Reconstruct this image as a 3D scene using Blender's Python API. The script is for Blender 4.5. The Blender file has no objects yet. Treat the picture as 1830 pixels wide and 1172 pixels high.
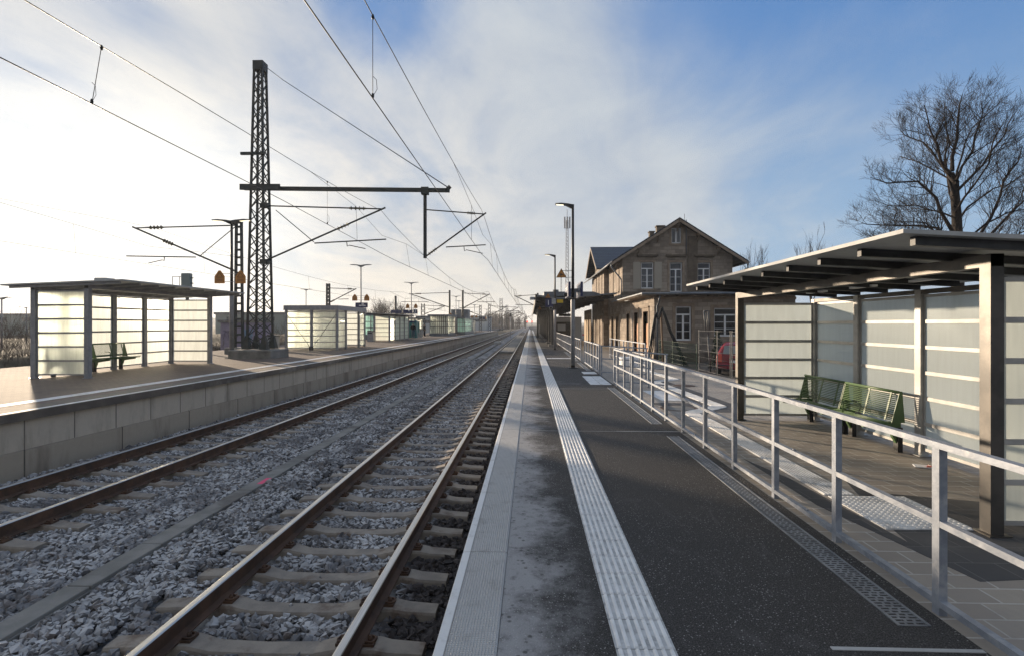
import bpy, math, random
import numpy as np
from mathutils import Vector, Matrix
sc = bpy.context.scene
COL = sc.collection
R = math.radians
# ------------------------------------------------------------------ camera, sky, sun, exposure
F, UX, VY, EYE = 935.0, 948.0, 580.0, 1.85
YAW = math.atan((UX - 915) / F)
cam = bpy.data.cameras.new('camera'); camo = bpy.data.objects.new('camera', cam); COL.objects.link(camo)
camo.location = (0, 0, EYE); camo.rotation_euler = (R(90), 0, YAW)
cam.sensor_width = 36; cam.lens = F / 1830 * 36; cam.shift_y = -6 / 1830
cam.clip_start = 0.05; cam.clip_end = 9000
sc.camera = camo
SUN_AZ, SUN_EL = R(45), R(8)                     # azimuth to the left of the track axis
SD = Vector((-math.sin(SUN_AZ) * math.cos(SUN_EL), math.cos(SUN_AZ) * math.cos(SUN_EL), math.sin(SUN_EL)))
sl = bpy.data.lights.new('sun', 'SUN'); so = bpy.data.objects.new('sun', sl); COL.objects.link(so)
sl.energy = 5.0; sl.angle = R(1.2); sl.color = (1.0, 0.80, 0.58)
so.rotation_euler = SD.to_track_quat('Z', 'Y').to_euler()
sc.view_settings.view_transform = 'Standard'; sc.view_settings.look = 'None'
sc.view_settings.exposure = 0.60; sc.view_settings.gamma = 1.0
sc.cycles.use_denoising = True; sc.cycles.denoising_prefilter = 'NONE'
sc.cycles.max_bounces = 8; sc.cycles.transparent_max_bounces = 24; sc.cycles.volume_bounces = 1


def pdir(u, v):
    x = (u - 915) / F; z = -(v - VY) / F
    return Vector((math.cos(YAW) * x - math.sin(YAW), math.sin(YAW) * x + math.cos(YAW), z))


def P(u, v, X=None, Y=None, z=None):             # measured photo point to a place on a real plane
    d = pdir(u, v)
    t = X / d.x if X is not None else Y / d.y if Y is not None else (z - EYE) / d.z
    return Vector((d.x * t, d.y * t, EYE + d.z * t))


class NT:
    def __init__(s, tree): s.t = tree; s.n = tree.nodes; s.l = tree.links
    def new(s, typ, **kw):
        n = s.n.new('ShaderNode' + typ)
        for k, v in kw.items(): setattr(n, k, v)
        return n
    def put(s, sock, v):
        if v is None: return
        if hasattr(v, 'is_linked') or hasattr(v, 'links'): s.l.new(v, sock)
        else:
            if sock.type == 'RGBA' and len(v) == 3: v = (*v, 1)
            sock.default_value = v
    def math(s, op, a, b=None, c=None, clamp=False):
        n = s.new('Math', operation=op, use_clamp=clamp)
        for i, x in enumerate((a, b, c)):
            if x is not None: s.put(n.inputs[i], x)
        return n.outputs[0]
    def vmath(s, op, a, b=None):
        n = s.new('VectorMath', operation=op); s.put(n.inputs[0], a)
        if b is not None: s.put(n.inputs[1], b)
        return n.outputs['Value'] if op in ('DOT_PRODUCT', 'LENGTH') else n.outputs[0]
    def mix(s, fac, a, b, mode='MIX'):
        n = s.new('Mix', data_type='RGBA', blend_type=mode)
        s.put(n.inputs[0], fac); s.put(n.inputs[6], a); s.put(n.inputs[7], b)
        return n.outputs[2]
    def step(s, x, lo, hi, a=0.0, b=1.0):
        n = s.new('MapRange', interpolation_type='SMOOTHSTEP'); s.put(n.inputs[0], x)
        for i, v in zip((1, 2, 3, 4), (lo, hi, a, b)): n.inputs[i].default_value = v
        return n.outputs[0]
    def noise(s, vec, scale, detail=4, rough=0.55, dist=0.0):
        n = s.new('TexNoise'); s.put(n.inputs['Vector'], vec)
        n.inputs['Scale'].default_value = scale; n.inputs['Detail'].default_value = detail
        n.inputs['Roughness'].default_value = rough; n.inputs['Distortion'].default_value = dist
        return n.outputs['Fac']
    def voro(s, vec, scale, feature='F1'):
        n = s.new('TexVoronoi', feature=feature); s.put(n.inputs['Vector'], vec); n.inputs['Scale'].default_value = scale
        return n
    def scale(s, vec, v):
        n = s.new('Mapping'); s.put(n.inputs['Vector'], vec); n.inputs['Scale'].default_value = v
        return n.outputs[0]


world = bpy.data.worlds.new('World'); sc.world = world; world.use_nodes = True
w = NT(world.node_tree); w.n.clear()
sky = w.new('TexSky', sky_type='NISHITA', sun_disc=False, sun_elevation=SUN_EL, sun_rotation=-SUN_AZ)
sky.air_density = 1.0; sky.dust_density = 0.6; sky.ozone_density = 2.0
dv = w.new('TexCoord').outputs['Generated']
sx = w.new('SeparateXYZ'); w.put(sx.inputs[0], dv)
dn = w.math('ADD', sx.outputs[2], 0.16)
cmb = w.new('CombineXYZ'); w.put(cmb.inputs[0], w.math('DIVIDE', sx.outputs[0], dn)); w.put(cmb.inputs[1], w.math('DIVIDE', sx.outputs[1], dn))
pv = cmb.outputs[0]
n1 = w.noise(w.scale(pv, (0.8, 0.5, 1)), 0.9, 6, 0.55, 0.5)
n2 = w.noise(w.scale(pv, (1, 0.7, 1)), 2.3, 7, 0.58, 0.5)
nn = w.math('ADD', w.math('MULTIPLY', n1, 0.62), w.math('MULTIPLY', n2, 0.38))
def blob(u, v, lo, hi):                           # a region of the sky around one direction
    return w.step(w.vmath('DOT_PRODUCT', dv, tuple(pdir(u, v).normalized())), math.cos(R(hi)), math.cos(R(lo)))
n3 = w.noise(w.scale(pv, (1.1, 0.55, 1)), 1.5, 8, 0.60, 0.9)
cov = w.math('ADD', w.math('MULTIPLY', nn, 1.15), w.math('MULTIPLY', n3, 0.85))
cov = w.math('ADD', cov, -0.30)
for (u, v, lo, hi, amt) in ((1800, -200, 2, 31, -0.64), (1400, -60, 1, 20, -0.28), (1600, 430, 2, 19, -0.28), (1830, 340, 2, 16, -0.16), (690, -15, 1, 8, -0.36),
                            (1230, 250, 2, 26, 0.20), (1640, 215, 2, 17, 0.32), (1400, 240, 2, 18, 0.18), (400, 330, 5, 46, 0.16), (-40, -40, 1, 13, -0.24), (1400, 420, 2, 12, -0.28)):
    cov = w.math('ADD', cov, w.math('MULTIPLY', blob(u, v, lo, hi), amt))
cov = w.math('ADD', cov, w.math('MULTIPLY', w.step(sx.outputs[2], 0.0, 0.16, 0.24, 0.0), w.step(sx.outputs[0], 0.05, 0.40, 1.0, 0.0)))
mask = w.step(cov, 0.12, 1.08)
sdot = w.vmath('DOT_PRODUCT', dv, tuple(SD))
blue = w.mix(w.step(sx.outputs[2], 0.10, 0.50), (3.1, 4.9, 7.2), (1.2, 2.8, 6.0))
blue = w.mix(0.85, sky.outputs[0], blue)
shade = w.step(w.math('ADD', w.math('MULTIPLY', n2, 0.6), w.math('MULTIPLY', n3, 0.4)), 0.36, 0.62)
high = w.step(sx.outputs[2], 0.22, 0.44, 1.0, 0.0)
glow1 = w.math('MULTIPLY', w.step(sdot, 0.62, 0.95), w.math('ADD', 0.5, w.math('MULTIPLY', high, 0.5)))
glow2 = w.math('MULTIPLY', w.math('POWER', w.step(sdot, 0.835, 0.995), 2.2), w.math('ADD', 0.12, w.math('MULTIPLY', high, 0.88)))
ccol = w.mix(glow1, (5.6, 6.1, 6.6), (8.7, 8.2, 7.5))
ccol = w.mix(w.math('MULTIPLY', w.math('SUBTRACT', 1.0, shade), 0.75), ccol, (4.5, 5.0, 5.8))
ccol = w.mix(w.step(sx.outputs[2], 0.0, 0.22, 0.75, 0.0), ccol, (7.9, 7.4, 6.4))
ccol = w.mix(glow2, ccol, (12.8, 12.4, 11.4))
skyc = w.mix(mask, blue, ccol)
skyc = w.mix(w.step(sx.outputs[1], -0.6, 0.1, 0.55, 0.0), skyc, (3.1, 3.05, 3.05))
bg = w.new('Background'); w.put(bg.inputs[0], skyc); bg.inputs[1].default_value = 0.068
wo = w.new('OutputWorld'); w.l.new(bg.outputs[0], wo.inputs[0])

# ------------------------------------------------------------------ mesh building helpers
class MB:
    def __init__(s): s.v = []; s.f = []; s.m = []; s.s = []
    def add(s, vs, fs, m=0, sm=False):
        k = len(s.v); s.v += [tuple(q) for q in vs]
        for f in fs: s.f.append([k + i for i in f]); s.m.append(m); s.s.append(sm)
        return s
    def box(s, a, b, m=0):
        (x0, y0, z0), (x1, y1, z1) = a, b
        x0, x1 = min(x0, x1), max(x0, x1); y0, y1 = min(y0, y1), max(y0, y1); z0, z1 = min(z0, z1), max(z0, z1)
        return s.add([(x0, y0, z0), (x1, y0, z0), (x1, y1, z0), (x0, y1, z0), (x0, y0, z1), (x1, y0, z1), (x1, y1, z1), (x0, y1, z1)],
                     [(3, 2, 1, 0), (4, 5, 6, 7), (0, 1, 5, 4), (1, 2, 6, 5), (2, 3, 7, 6), (3, 0, 4, 7)], m)
    def cbox(s, a, b, c, m=0):                     # box with chamfered vertical and top edges
        (x0, y0, z0), (x1, y1, z1) = a, b
        ring = lambda i, z: [(x0 + i, y0, z), (x1 - i, y0, z), (x1, y0 + i, z), (x1, y1 - i, z), (x1 - i, y1, z), (x0 + i, y1, z), (x0, y1 - i, z), (x0, y0 + i, z)]
        r0, r1 = ring(c, z0), ring(c, z1 - c)
        r2 = [(min(max(x, x0 + c), x1 - c), min(max(y, y0 + c), y1 - c), z1) for (x, y, z) in ring(c * 1.6, z1)]
        vs = r0 + r1 + r2; fs = [tuple(range(7, -1, -1)), tuple(range(16, 24))]
        for k in range(2):
            for i in range(8): j = (i + 1) % 8; fs.append((k * 8 + i, k * 8 + j, k * 8 + 8 + j, k * 8 + 8 + i))
        return s.add(vs, fs, m)
    def beam(s, p, q, wd, ht, m=0, up=(0, 0, 1)):  # rectangular bar between two points
        p, q = Vector(p), Vector(q); d = (q - p).normalized(); u = Vector(up)
        if abs(d.dot(u)) > 0.98: u = Vector((0, 1, 0))
        r = d.cross(u).normalized() * (wd / 2); t = r.cross(d).normalized() * (ht / 2)
        vs = [c + a * r + b * t for c in (p, q) for a, b in ((-1, -1), (1, -1), (1, 1), (-1, 1))]
        return s.add(vs, [(0, 1, 2, 3), (7, 6, 5, 4), (0, 4, 5, 1), (1, 5, 6, 2), (2, 6, 7, 3), (3, 7, 4, 0)], m)
    def tube(s, pts, r, n=8, m=0, caps=True):      # round tube along points; r a number or one radius per point
        pts = [Vector(p) for p in pts]; L = len(pts)
        rr = list(r) if hasattr(r, '__len__') else [r] * L
        u = None; vs = []
        for i in range(L):
            d = (pts[min(i + 1, L - 1)] - pts[max(i - 1, 0)])
            d = d.normalized() if d.length > 1e-9 else Vector((0, 0, 1))
            if u is None: u = d.cross(Vector((0, 0, 1)) if abs(d.z) < 0.9 else Vector((1, 0, 0))).normalized()
            u = (u - d * u.dot(d)).normalized(); t = d.cross(u)
            for k in range(n):
                a = 2 * math.pi * k / n; vs.append(pts[i] + (u * math.cos(a) + t * math.sin(a)) * rr[i])
        fs = [(i * n + k, i * n + (k + 1) % n, (i + 1) * n + (k + 1) % n, (i + 1) * n + k) for i in range(L - 1) for k in range(n)]
        s.add(vs, fs, m, n > 4)
        if caps:
            k0 = len(s.v) - len(vs)
            s.f.append([k0 + k for k in range(n - 1, -1, -1)]); s.m.append(m); s.s.append(False)
            s.f.append([k0 + (L - 1) * n + k for k in range(n)]); s.m.append(m); s.s.append(False)
        return s
    def prism(s, poly, axis, a, b, m=0):           # polygon in the two other axes, pushed along axis from a to b
        def pt(p, t): return (t, p[0], p[1]) if axis == 'X' else (p[0], t, p[1]) if axis == 'Y' else (p[0], p[1], t)
        n = len(poly); vs = [pt(p, a) for p in poly] + [pt(p, b) for p in poly]
        return s.add(vs, [tuple(range(n - 1, -1, -1)), tuple(range(n, 2 * n))] + [(i, (i + 1) % n, n + (i + 1) % n, n + i) for i in range(n)], m)
    def lathe(s, prof, c, n=16, m=0, axis='Z'):
        c = Vector(c); vs = []
        for (r, z) in prof:
            for k in range(n):
                a = 2 * math.pi * k / n; e = (r * math.cos(a), r * math.sin(a), z)
                if axis == 'Y': e = (e[0], e[2], e[1])
                if axis == 'X': e = (e[2], e[0], e[1])
                vs.append(c + Vector(e))
        fs = [(i * n + k, i * n + (k + 1) % n, (i + 1) * n + (k + 1) % n, (i + 1) * n + k) for i in range(len(prof) - 1) for k in range(n)]
        fs += [tuple(range(n - 1, -1, -1)), tuple((len(prof) - 1) * n + k for k in range(n))]
        return s.add(vs, fs, m, True)
    def build(s, name, mats, parent=None, loc=None, fix=True):
        me = bpy.data.meshes.new(name)
        off = Vector((0, 0, 0)); p = parent
        while p is not None: off += p.location; p = p.parent
        if loc is not None: off += Vector(loc)
        me.from_pydata([Vector(q) - off for q in s.v], [], s.f)
        me.polygons.foreach_set('material_index', s.m); me.polygons.foreach_set('use_smooth', s.s)
        if not isinstance(mats, (list, tuple)): mats = [mats]
        for mm in mats: me.materials.append(mm)
        if fix:
            import bmesh
            bm = bmesh.new(); bm.from_mesh(me); bmesh.ops.recalc_face_normals(bm, faces=bm.faces); bm.to_mesh(me); bm.free()
        me.update()
        o = bpy.data.objects.new(name, me); COL.objects.link(o)
        if loc is not None: o.location = loc
        if parent is not None: o.parent = parent
        return o


def tag(o, label=None, cat=None, group=None, kind=None):
    if label: o['label'] = label
    if cat: o['category'] = cat
    if group: o['group'] = group
    if kind: o['kind'] = kind
    return o


def thing(name, label, cat, loc, group=None):
    o = bpy.data.objects.new(name, None); COL.objects.link(o); o.location = loc; o.empty_display_size = 0.2
    return tag(o, label, cat, group)


def dup(o, loc, rz=None, label=None, group=None, parent=None):
    c = o.copy(); COL.objects.link(c)
    if parent is None:
        c.location = loc
        if rz is not None: c.rotation_euler = (0, 0, rz)
        if label: c['label'] = label
        if group: c['group'] = group
    else: c.parent = parent
    for ch in [x for x in bpy.data.objects if x.parent == o]: dup(ch, None, parent=c)
    return c


def struct(o): o['kind'] = 'structure'; return o


# ------------------------------------------------------------------ materials
def mat(name, col, rough=0.6, metal=0.0, col2=None, nscale=3.0, lo=0.35, hi=0.65, bump=0.0, bscale=40.0, spec=0.5, stretch=(1, 1, 1), col3=None, n3=0.7):
    m = bpy.data.materials.new(name); m.use_nodes = True; t = NT(m.node_tree)
    b = t.n['Principled BSDF']; b.inputs['Roughness'].default_value = rough; b.inputs['Metallic'].default_value = metal
    b.inputs['Specular IOR Level'].default_value = spec
    pos = t.new('NewGeometry').outputs['Position']
    c = (*col, 1)
    if col2 is not None:
        c = t.mix(t.step(t.noise(t.scale(pos, stretch), nscale, 6, 0.6), lo, hi), col, col2)
    if col3 is not None:
        c = t.mix(t.step(t.noise(pos, n3, 5, 0.65), 0.52, 0.68), c, col3)
    t.put(b.inputs['Base Color'], c)
    if bump:
        bn = t.new('Bump'); bn.inputs['Strength'].default_value = bump; bn.inputs['Distance'].default_value = 0.01
        t.put(bn.inputs['Height'], t.noise(pos, bscale, 5, 0.6)); t.l.new(bn.outputs[0], b.inputs['Normal'])
    m['_b'] = 0
    return m


M = {}
M['steel'] = mat('painted_steel', (0.31, 0.315, 0.33), 0.42, 0.15, (0.24, 0.245, 0.26), 6, bump=0.05, bscale=60)
M['steel_lt'] = mat('pale_steel', (0.40, 0.41, 0.42), 0.45, 0.3, (0.30, 0.31, 0.33), 5)
M['bar_steel_lit'] = mat('sunlit_tone_bar_steel', (0.46, 0.45, 0.43), 0.5, 0.2, (0.36, 0.355, 0.345), 5)  # frame steel with sunlight put into its colour, for bars and back posts
M['brushed'] = mat('brushed_steel_frame', (0.14, 0.132, 0.124), 0.50, 1.0, (0.10, 0.097, 0.094), 4, bump=0.04, bscale=50)
M['rail_paint'] = mat('galvanised_railing', (0.33, 0.355, 0.40), 0.5, 0.35, (0.23, 0.255, 0.30), 9, bump=0.12, bscale=70, col3=(0.43, 0.44, 0.46), n3=4)
M['dark_steel'] = mat('dark_steel', (0.05, 0.052, 0.055), 0.5, 0.3, (0.03, 0.031, 0.034), 6)
M['mast'] = mat('mast_paint', (0.055, 0.062, 0.058), 0.6, 0.2, (0.035, 0.038, 0.035), 4, col3=(0.07, 0.055, 0.045), n3=2)
M['far_steel'] = mat('dull_steel', (0.11, 0.115, 0.12), 0.6, 0.2)
M['wire'] = mat('copper_wire', (0.03, 0.028, 0.026), 0.5, 0.5)
M['insul'] = mat('brown_porcelain', (0.14, 0.12, 0.08), 0.25)
M['black'] = mat('black_plastic', (0.012, 0.012, 0.013), 0.45)
M['rubber'] = mat('tyre_rubber', (0.015, 0.015, 0.016), 0.8)
M['green'] = mat('green_bench_paint', (0.085, 0.15, 0.058), 0.45, 0.0, (0.07, 0.125, 0.05), 8)
M['roofunder'] = mat('roof_sheet', (0.44, 0.445, 0.44), 0.55, 0.0, (0.37, 0.375, 0.37), 3)
M['conc'] = mat('grey_concrete', (0.25, 0.24, 0.22), 0.85, 0, (0.17, 0.165, 0.15), 2.2, bump=0.25, bscale=35, col3=(0.12, 0.11, 0.10), n3=0.9)
M['conc_lt'] = mat('pale_concrete', (0.46, 0.455, 0.44), 0.8, 0, (0.38, 0.375, 0.36), 3, bump=0.2, bscale=50)
M['white'] = mat('white_paint', (0.84, 0.85, 0.86), 0.45, 0, (0.76, 0.77, 0.78), 5)
M['white_slab'] = mat('white_tactile_slab', (0.76, 0.76, 0.75), 0.7, 0, (0.64, 0.64, 0.63), 4, bump=0.15, bscale=60, col3=(0.46, 0.455, 0.44), n3=2)
M['groove'] = mat('greyer_white_slab', (0.62, 0.62, 0.61), 0.75, 0, (0.42, 0.42, 0.415), 9, bump=0.2, bscale=90, col3=(0.30, 0.295, 0.285), n3=14)  # plates greyer and more mottled than the ribs on them
M['rib'] = mat('lighter_white_rib', (0.84, 0.835, 0.82), 0.6, 0, (0.72, 0.715, 0.70), 6)
M['rust'] = mat('rusty_rail', (0.115, 0.060, 0.034), 0.75, 0.0, (0.06, 0.034, 0.022), 5, bump=0.15, bscale=70)
M['shine'] = mat('polished_rail', (0.66, 0.62, 0.56), 0.30, 0.9, (0.52, 0.48, 0.43), 3, stretch=(40, 0.6, 1))
M['sleeper'] = mat('sleeper_concrete', (0.31, 0.265, 0.215), 0.8, 0, (0.22, 0.19, 0.16), 4.5, bump=0.35, bscale=55, col3=(0.16, 0.115, 0.085), n3=3.1)
M['blue'] = mat('sign_blue', (0.012, 0.02, 0.085), 0.35)
M['amber'] = mat('sign_amber', (0.48, 0.20, 0.035), 0.5, 0, (0.42, 0.17, 0.03), 9)
M['amber_dk'] = mat('sign_brown_edge', (0.10, 0.045, 0.02), 0.5)
M['yellow'] = mat('sign_yellow', (0.62, 0.42, 0.02), 0.5)
M['teal'] = mat('teal_enamel', (0.02, 0.16, 0.17), 0.4)
M['sill'] = mat('dressed_sandstone', (0.33, 0.26, 0.195), 0.85, 0, (0.24, 0.185, 0.14), 3, bump=0.2, bscale=30)
M['stain'] = mat('weathered_sandstone', (0.10, 0.08, 0.062), 0.9, 0, (0.16, 0.13, 0.10), 2.5, bump=0.2, bscale=30)
M['shutter'] = mat('shutter_paint', (0.42, 0.38, 0.32), 0.6)
M['shutter_br'] = mat('brown_shutter', (0.19, 0.13, 0.085), 0.65)
M['door'] = mat('orange_oak_door', (0.55, 0.235, 0.085), 0.5, 0, (0.44, 0.18, 0.065), 3, stretch=(8, 8, 0.6))
M['wood'] = mat('rough_timber', (0.17, 0.11, 0.065), 0.8, 0, (0.11, 0.07, 0.045), 3, stretch=(8, 8, 0.5))
M['wood_lt'] = mat('timber_cladding', (0.40, 0.28, 0.155), 0.7, 0, (0.30, 0.20, 0.11), 3, stretch=(8, 8, 0.5))
M['zinc'] = mat('zinc_sheet', (0.17, 0.19, 0.215), 0.5, 0.4, (0.12, 0.135, 0.155), 2)
M['bark'] = mat('bark', (0.040, 0.030, 0.024), 0.9, 0, (0.025, 0.019, 0.016), 6, bump=0.4, bscale=30)
M['twig'] = mat('twig_bark', (0.055, 0.040, 0.032), 0.9)
M['twig_pale'] = mat('shrub_bark', (0.075, 0.056, 0.044), 0.9)
M['evergreen'] = mat('evergreen_leaf', (0.02, 0.035, 0.016), 0.8, 0, (0.035, 0.055, 0.025), 5)
M['car'] = mat('red_car_paint', (0.24, 0.010, 0.018), 0.25, 0.0)
M['carglass'] = mat('car_window_painted_glare', (0.26, 0.27, 0.265), 0.12)  # bright sky in the rear window painted as a pale colour
M['carlamp'] = mat('tail_lamp_red', (0.78, 0.10, 0.06), 0.12)
M['fence_gr'] = mat('green_fence_coat', (0.02, 0.06, 0.035), 0.5)
M['fence_gy'] = mat('galvanised_mesh', (0.11, 0.115, 0.12), 0.5, 0.2)
M['lilac'] = mat('lilac_render', (0.30, 0.26, 0.34), 0.85, 0, (0.25, 0.21, 0.28), 1.5)
M['graf'] = mat('graffiti_blue', (0.22, 0.33, 0.45), 0.7)
M['graf_dk'] = mat('graffiti_dark', (0.14, 0.115, 0.16), 0.7)
M['shed'] = mat('grey_green_cladding', (0.20, 0.25, 0.25), 0.7)
M['shedw'] = mat('pale_cladding', (0.48, 0.51, 0.53), 0.7)
M['coat'] = mat('dark_coat', (0.012, 0.010, 0.011), 0.85)
M['jeans'] = mat('blue_jeans', (0.06, 0.10, 0.15), 0.9)
M['skin'] = mat('skin', (0.42, 0.24, 0.17), 0.6)
M['pink'] = mat('pink_marker_paint', (0.75, 0.05, 0.16), 0.6)
M['clearglass_fr'] = M['dark_steel']


def glassmat(name, col, rough, refl):
    m = mat(name, col, rough); b = m.node_tree.nodes['Principled BSDF']; b.inputs['Specular IOR Level'].default_value = refl
    return m


M['win'] = glassmat('window_glass', (0.010, 0.013, 0.019), 0.05, 0.35)
M['win_sky'] = glassmat('upper_window_glass', (0.035, 0.05, 0.07), 0.05, 0.7)


def frosted(name, col, frost, dshare=0.25, clear=0.04, fwd=0.32):
    m = bpy.data.materials.new(name); m.use_nodes = True; t = NT(m.node_tree); t.n.clear()
    pos = t.new('NewGeometry').outputs['Position']
    streak = t.noise(t.scale(pos, (9, 9, 0.9)), 1.6, 5, 0.6)
    c = t.mix(t.step(streak, 0.35, 0.7), col, tuple(x * 0.88 for x in col))
    tr = t.new('BsdfTranslucent'); t.put(tr.inputs[0], c)
    rf = t.new('BsdfRefraction'); t.put(rf.inputs[0], c); rf.inputs['Roughness'].default_value = 0.55; rf.inputs['IOR'].default_value = 1.30
    m0 = t.new('MixShader'); m0.inputs[0].default_value = fwd; t.l.new(tr.outputs[0], m0.inputs[1]); t.l.new(rf.outputs[0], m0.inputs[2])
    df = t.new('BsdfDiffuse'); t.put(df.inputs[0], tuple(x * frost for x in col))
    gl = t.new('BsdfGlossy'); gl.inputs['Roughness'].default_value = 0.22; t.put(gl.inputs[0], (0.9, 0.95, 0.95))
    m1 = t.new('MixShader'); m1.inputs[0].default_value = dshare; t.l.new(m0.outputs[0], m1.inputs[1]); t.l.new(df.outputs[0], m1.inputs[2])
    fr = t.new('Fresnel'); fr.inputs[0].default_value = 1.35
    m2 = t.new('MixShader'); t.l.new(fr.outputs[0], m2.inputs[0]); t.l.new(m1.outputs[0], m2.inputs[1]); t.l.new(gl.outputs[0], m2.inputs[2])
    m4 = t.new('MixShader'); m4.inputs[0].default_value = clear; t.l.new(m2.outputs[0], m4.inputs[1]); t.l.new(t.new('BsdfTransparent').outputs[0], m4.inputs[2]); m2 = m4
    m3 = t.new('MixShader'); t.l.new(t.new('NewGeometry').outputs['Backfacing'], m3.inputs[0]); t.l.new(m2.outputs[0], m3.inputs[1]); t.l.new(t.new('BsdfTransparent').outputs[0], m3.inputs[2])
    o = t.new('OutputMaterial'); t.l.new(m3.outputs[0], o.inputs[0])
    return m


M['frost'] = frosted('frosted_glass', (0.86, 0.91, 0.87), 0.72, 0.07, 0.02)
M['frost_r'] = frosted('frosted_glass_rimed', (0.66, 0.73, 0.72), 0.75, 0.5, 0.03, 0.10)
M['glass_teal'] = frosted('tinted_glass', (0.55, 0.78, 0.76), 0.4)


def emis(name, col, s):
    m = bpy.data.materials.new(name); m.use_nodes = True; t = NT(m.node_tree); t.n.clear()
    e = t.new('Emission'); t.put(e.inputs[0], col); e.inputs[1].default_value = s
    o = t.new('OutputMaterial'); t.l.new(e.outputs[0], o.inputs[0]); return m


M['led'] = emis('lamp_led', (1, 0.86, 0.6), 1.3)
M['redlamp'] = emis('signal_red', (1, 0.06, 0.03), 2.5)


def asphalt():
    m = bpy.data.materials.new('asphalt'); m.use_nodes = True; t = NT(m.node_tree); b = t.n['Principled BSDF']
    pos = t.new('NewGeometry').outputs['Position']; x = t.new('SeparateXYZ'); t.put(x.inputs[0], pos)
    v = t.voro(pos, 95); v2 = t.voro(pos, 52); sp = t.math('MULTIPLY', t.step(v2.outputs['Distance'], 0.30, 0.16), t.step(t.noise(pos, 37, 2), 0.46, 0.53))
    c = t.mix(t.noise(pos, 1.3, 6, 0.65), (0.014, 0.0125, 0.0118), (0.037, 0.033, 0.030))
    c = t.mix(t.step(t.noise(pos, 120, 2), 0.45, 0.66), c, (0.092, 0.086, 0.080))
    sp = t.math('MULTIPLY', sp, t.step(t.noise(pos, 1.1, 4, 0.7), 0.34, 0.62, 0.25, 1.0))
    c = t.mix(t.math('MULTIPLY', sp, 0.85), c, (0.42, 0.41, 0.39))
    # rime left lying along the platform edge, its margin ragged
    e = t.math('ADD', x.outputs[0], t.math('MULTIPLY', t.math('SUBTRACT', t.noise(pos, 1.1, 7, 0.72), 0.5), 1.9))
    fz = t.step(e, 0.40, -0.15)
    holes = t.math('MULTIPLY', t.step(t.noise(pos, 7, 6, 0.75), 0.30, 0.50, 0.35, 1.0), t.step(t.voro(pos, 13).outputs['Distance'], 0.10, 0.26, 0.25, 1.0))
    c = t.mix(t.math('MULTIPLY', t.math('MULTIPLY', fz, holes), 0.64), c, (0.50, 0.49, 0.485))
    pt = t.step(t.noise(t.scale(pos, (1.0, 0.45, 1)), 0.75, 6, 0.7), 0.55, 0.68)
    far = t.step(x.outputs[1], 12, 20)
    c = t.mix(t.math('MULTIPLY', t.math('MULTIPLY', pt, far), 0.55), c, (0.26, 0.255, 0.25))
    pt2 = t.step(t.noise(pos, 1.0, 6, 0.7), 0.58, 0.75)
    c = t.mix(t.math('MULTIPLY', pt2, 0.42), c, (0.15, 0.143, 0.136))
    gum = t.math('MULTIPLY', t.step(t.voro(pos, 2.3).outputs['Distance'], 0.055, 0.04), t.step(t.noise(pos, 0.9, 2), 0.45, 0.5)); c = t.mix(t.math('MULTIPLY', gum, 0.6), c, (0.012, 0.012, 0.012))
    sc1 = t.step(t.noise(t.scale(pos, (1.6, 0.5, 1)), 2.6, 7, 0.75, 1.2), 0.56, 0.66); c = t.mix(t.math('MULTIPLY', sc1, 0.20), c, (0.16, 0.155, 0.15))
    t.put(b.inputs['Base Color'], c); b.inputs['Roughness'].default_value = 0.78; b.inputs['Specular IOR Level'].default_value = 0.35
    bn = t.new('Bump'); bn.inputs['Strength'].default_value = 0.7; bn.inputs['Distance'].default_value = 0.006
    t.put(bn.inputs['Height'], t.math('ADD', v.outputs['Distance'], t.noise(pos, 130, 3))); t.l.new(bn.outputs[0], b.inputs['Normal'])
    return m


M['asphalt'] = asphalt()


def edge_slab():
    m = bpy.data.materials.new('knobbed_edge_slab'); m.use_nodes = True; t = NT(m.node_tree); b = t.n['Principled BSDF']
    pos = t.new('NewGeometry').outputs['Position']; x = t.new('SeparateXYZ'); t.put(x.inputs[0], pos)
    k = 2 * math.pi / 0.036
    a = t.math('MULTIPLY', t.math('SINE', t.math('MULTIPLY', t.math('ADD', x.outputs[0], x.outputs[1]), k)), t.math('SINE', t.math('MULTIPLY', t.math('SUBTRACT', x.outputs[0], x.outputs[1]), k)))
    flat = t.step(x.outputs[0], -0.485, -0.48)
    a = t.math('MULTIPLY', a, flat)
    c = t.mix(t.noise(pos, 2.2, 6, 0.65), (0.68, 0.67, 0.65), (0.82, 0.81, 0.79))
    c = t.mix(t.math('MULTIPLY', t.step(t.noise(pos, 5, 5, 0.7), 0.52, 0.7), 0.35), c, (0.30, 0.28, 0.25))
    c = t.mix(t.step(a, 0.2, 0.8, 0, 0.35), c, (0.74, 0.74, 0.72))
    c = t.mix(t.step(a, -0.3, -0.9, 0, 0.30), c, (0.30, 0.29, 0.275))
    gr = t.math('MULTIPLY', t.step(x.outputs[0], -0.492, -0.488), t.step(x.outputs[0], -0.478, -0.482)); c = t.mix(t.math('MULTIPLY', gr, 0.7), c, (0.10, 0.10, 0.10))
    t.put(b.inputs['Base Color'], c); b.inputs['Roughness'].default_value = 0.75
    bn = t.new('Bump'); bn.inputs['Strength'].default_value = 1.0; bn.inputs['Distance'].default_value = 0.012
    t.put(bn.inputs['Height'], t.math('ADD', a, t.math('MULTIPLY', t.noise(pos, 90, 3), 0.5))); t.l.new(bn.outputs[0], b.inputs['Normal'])
    return m


M['edge'] = edge_slab()


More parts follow.
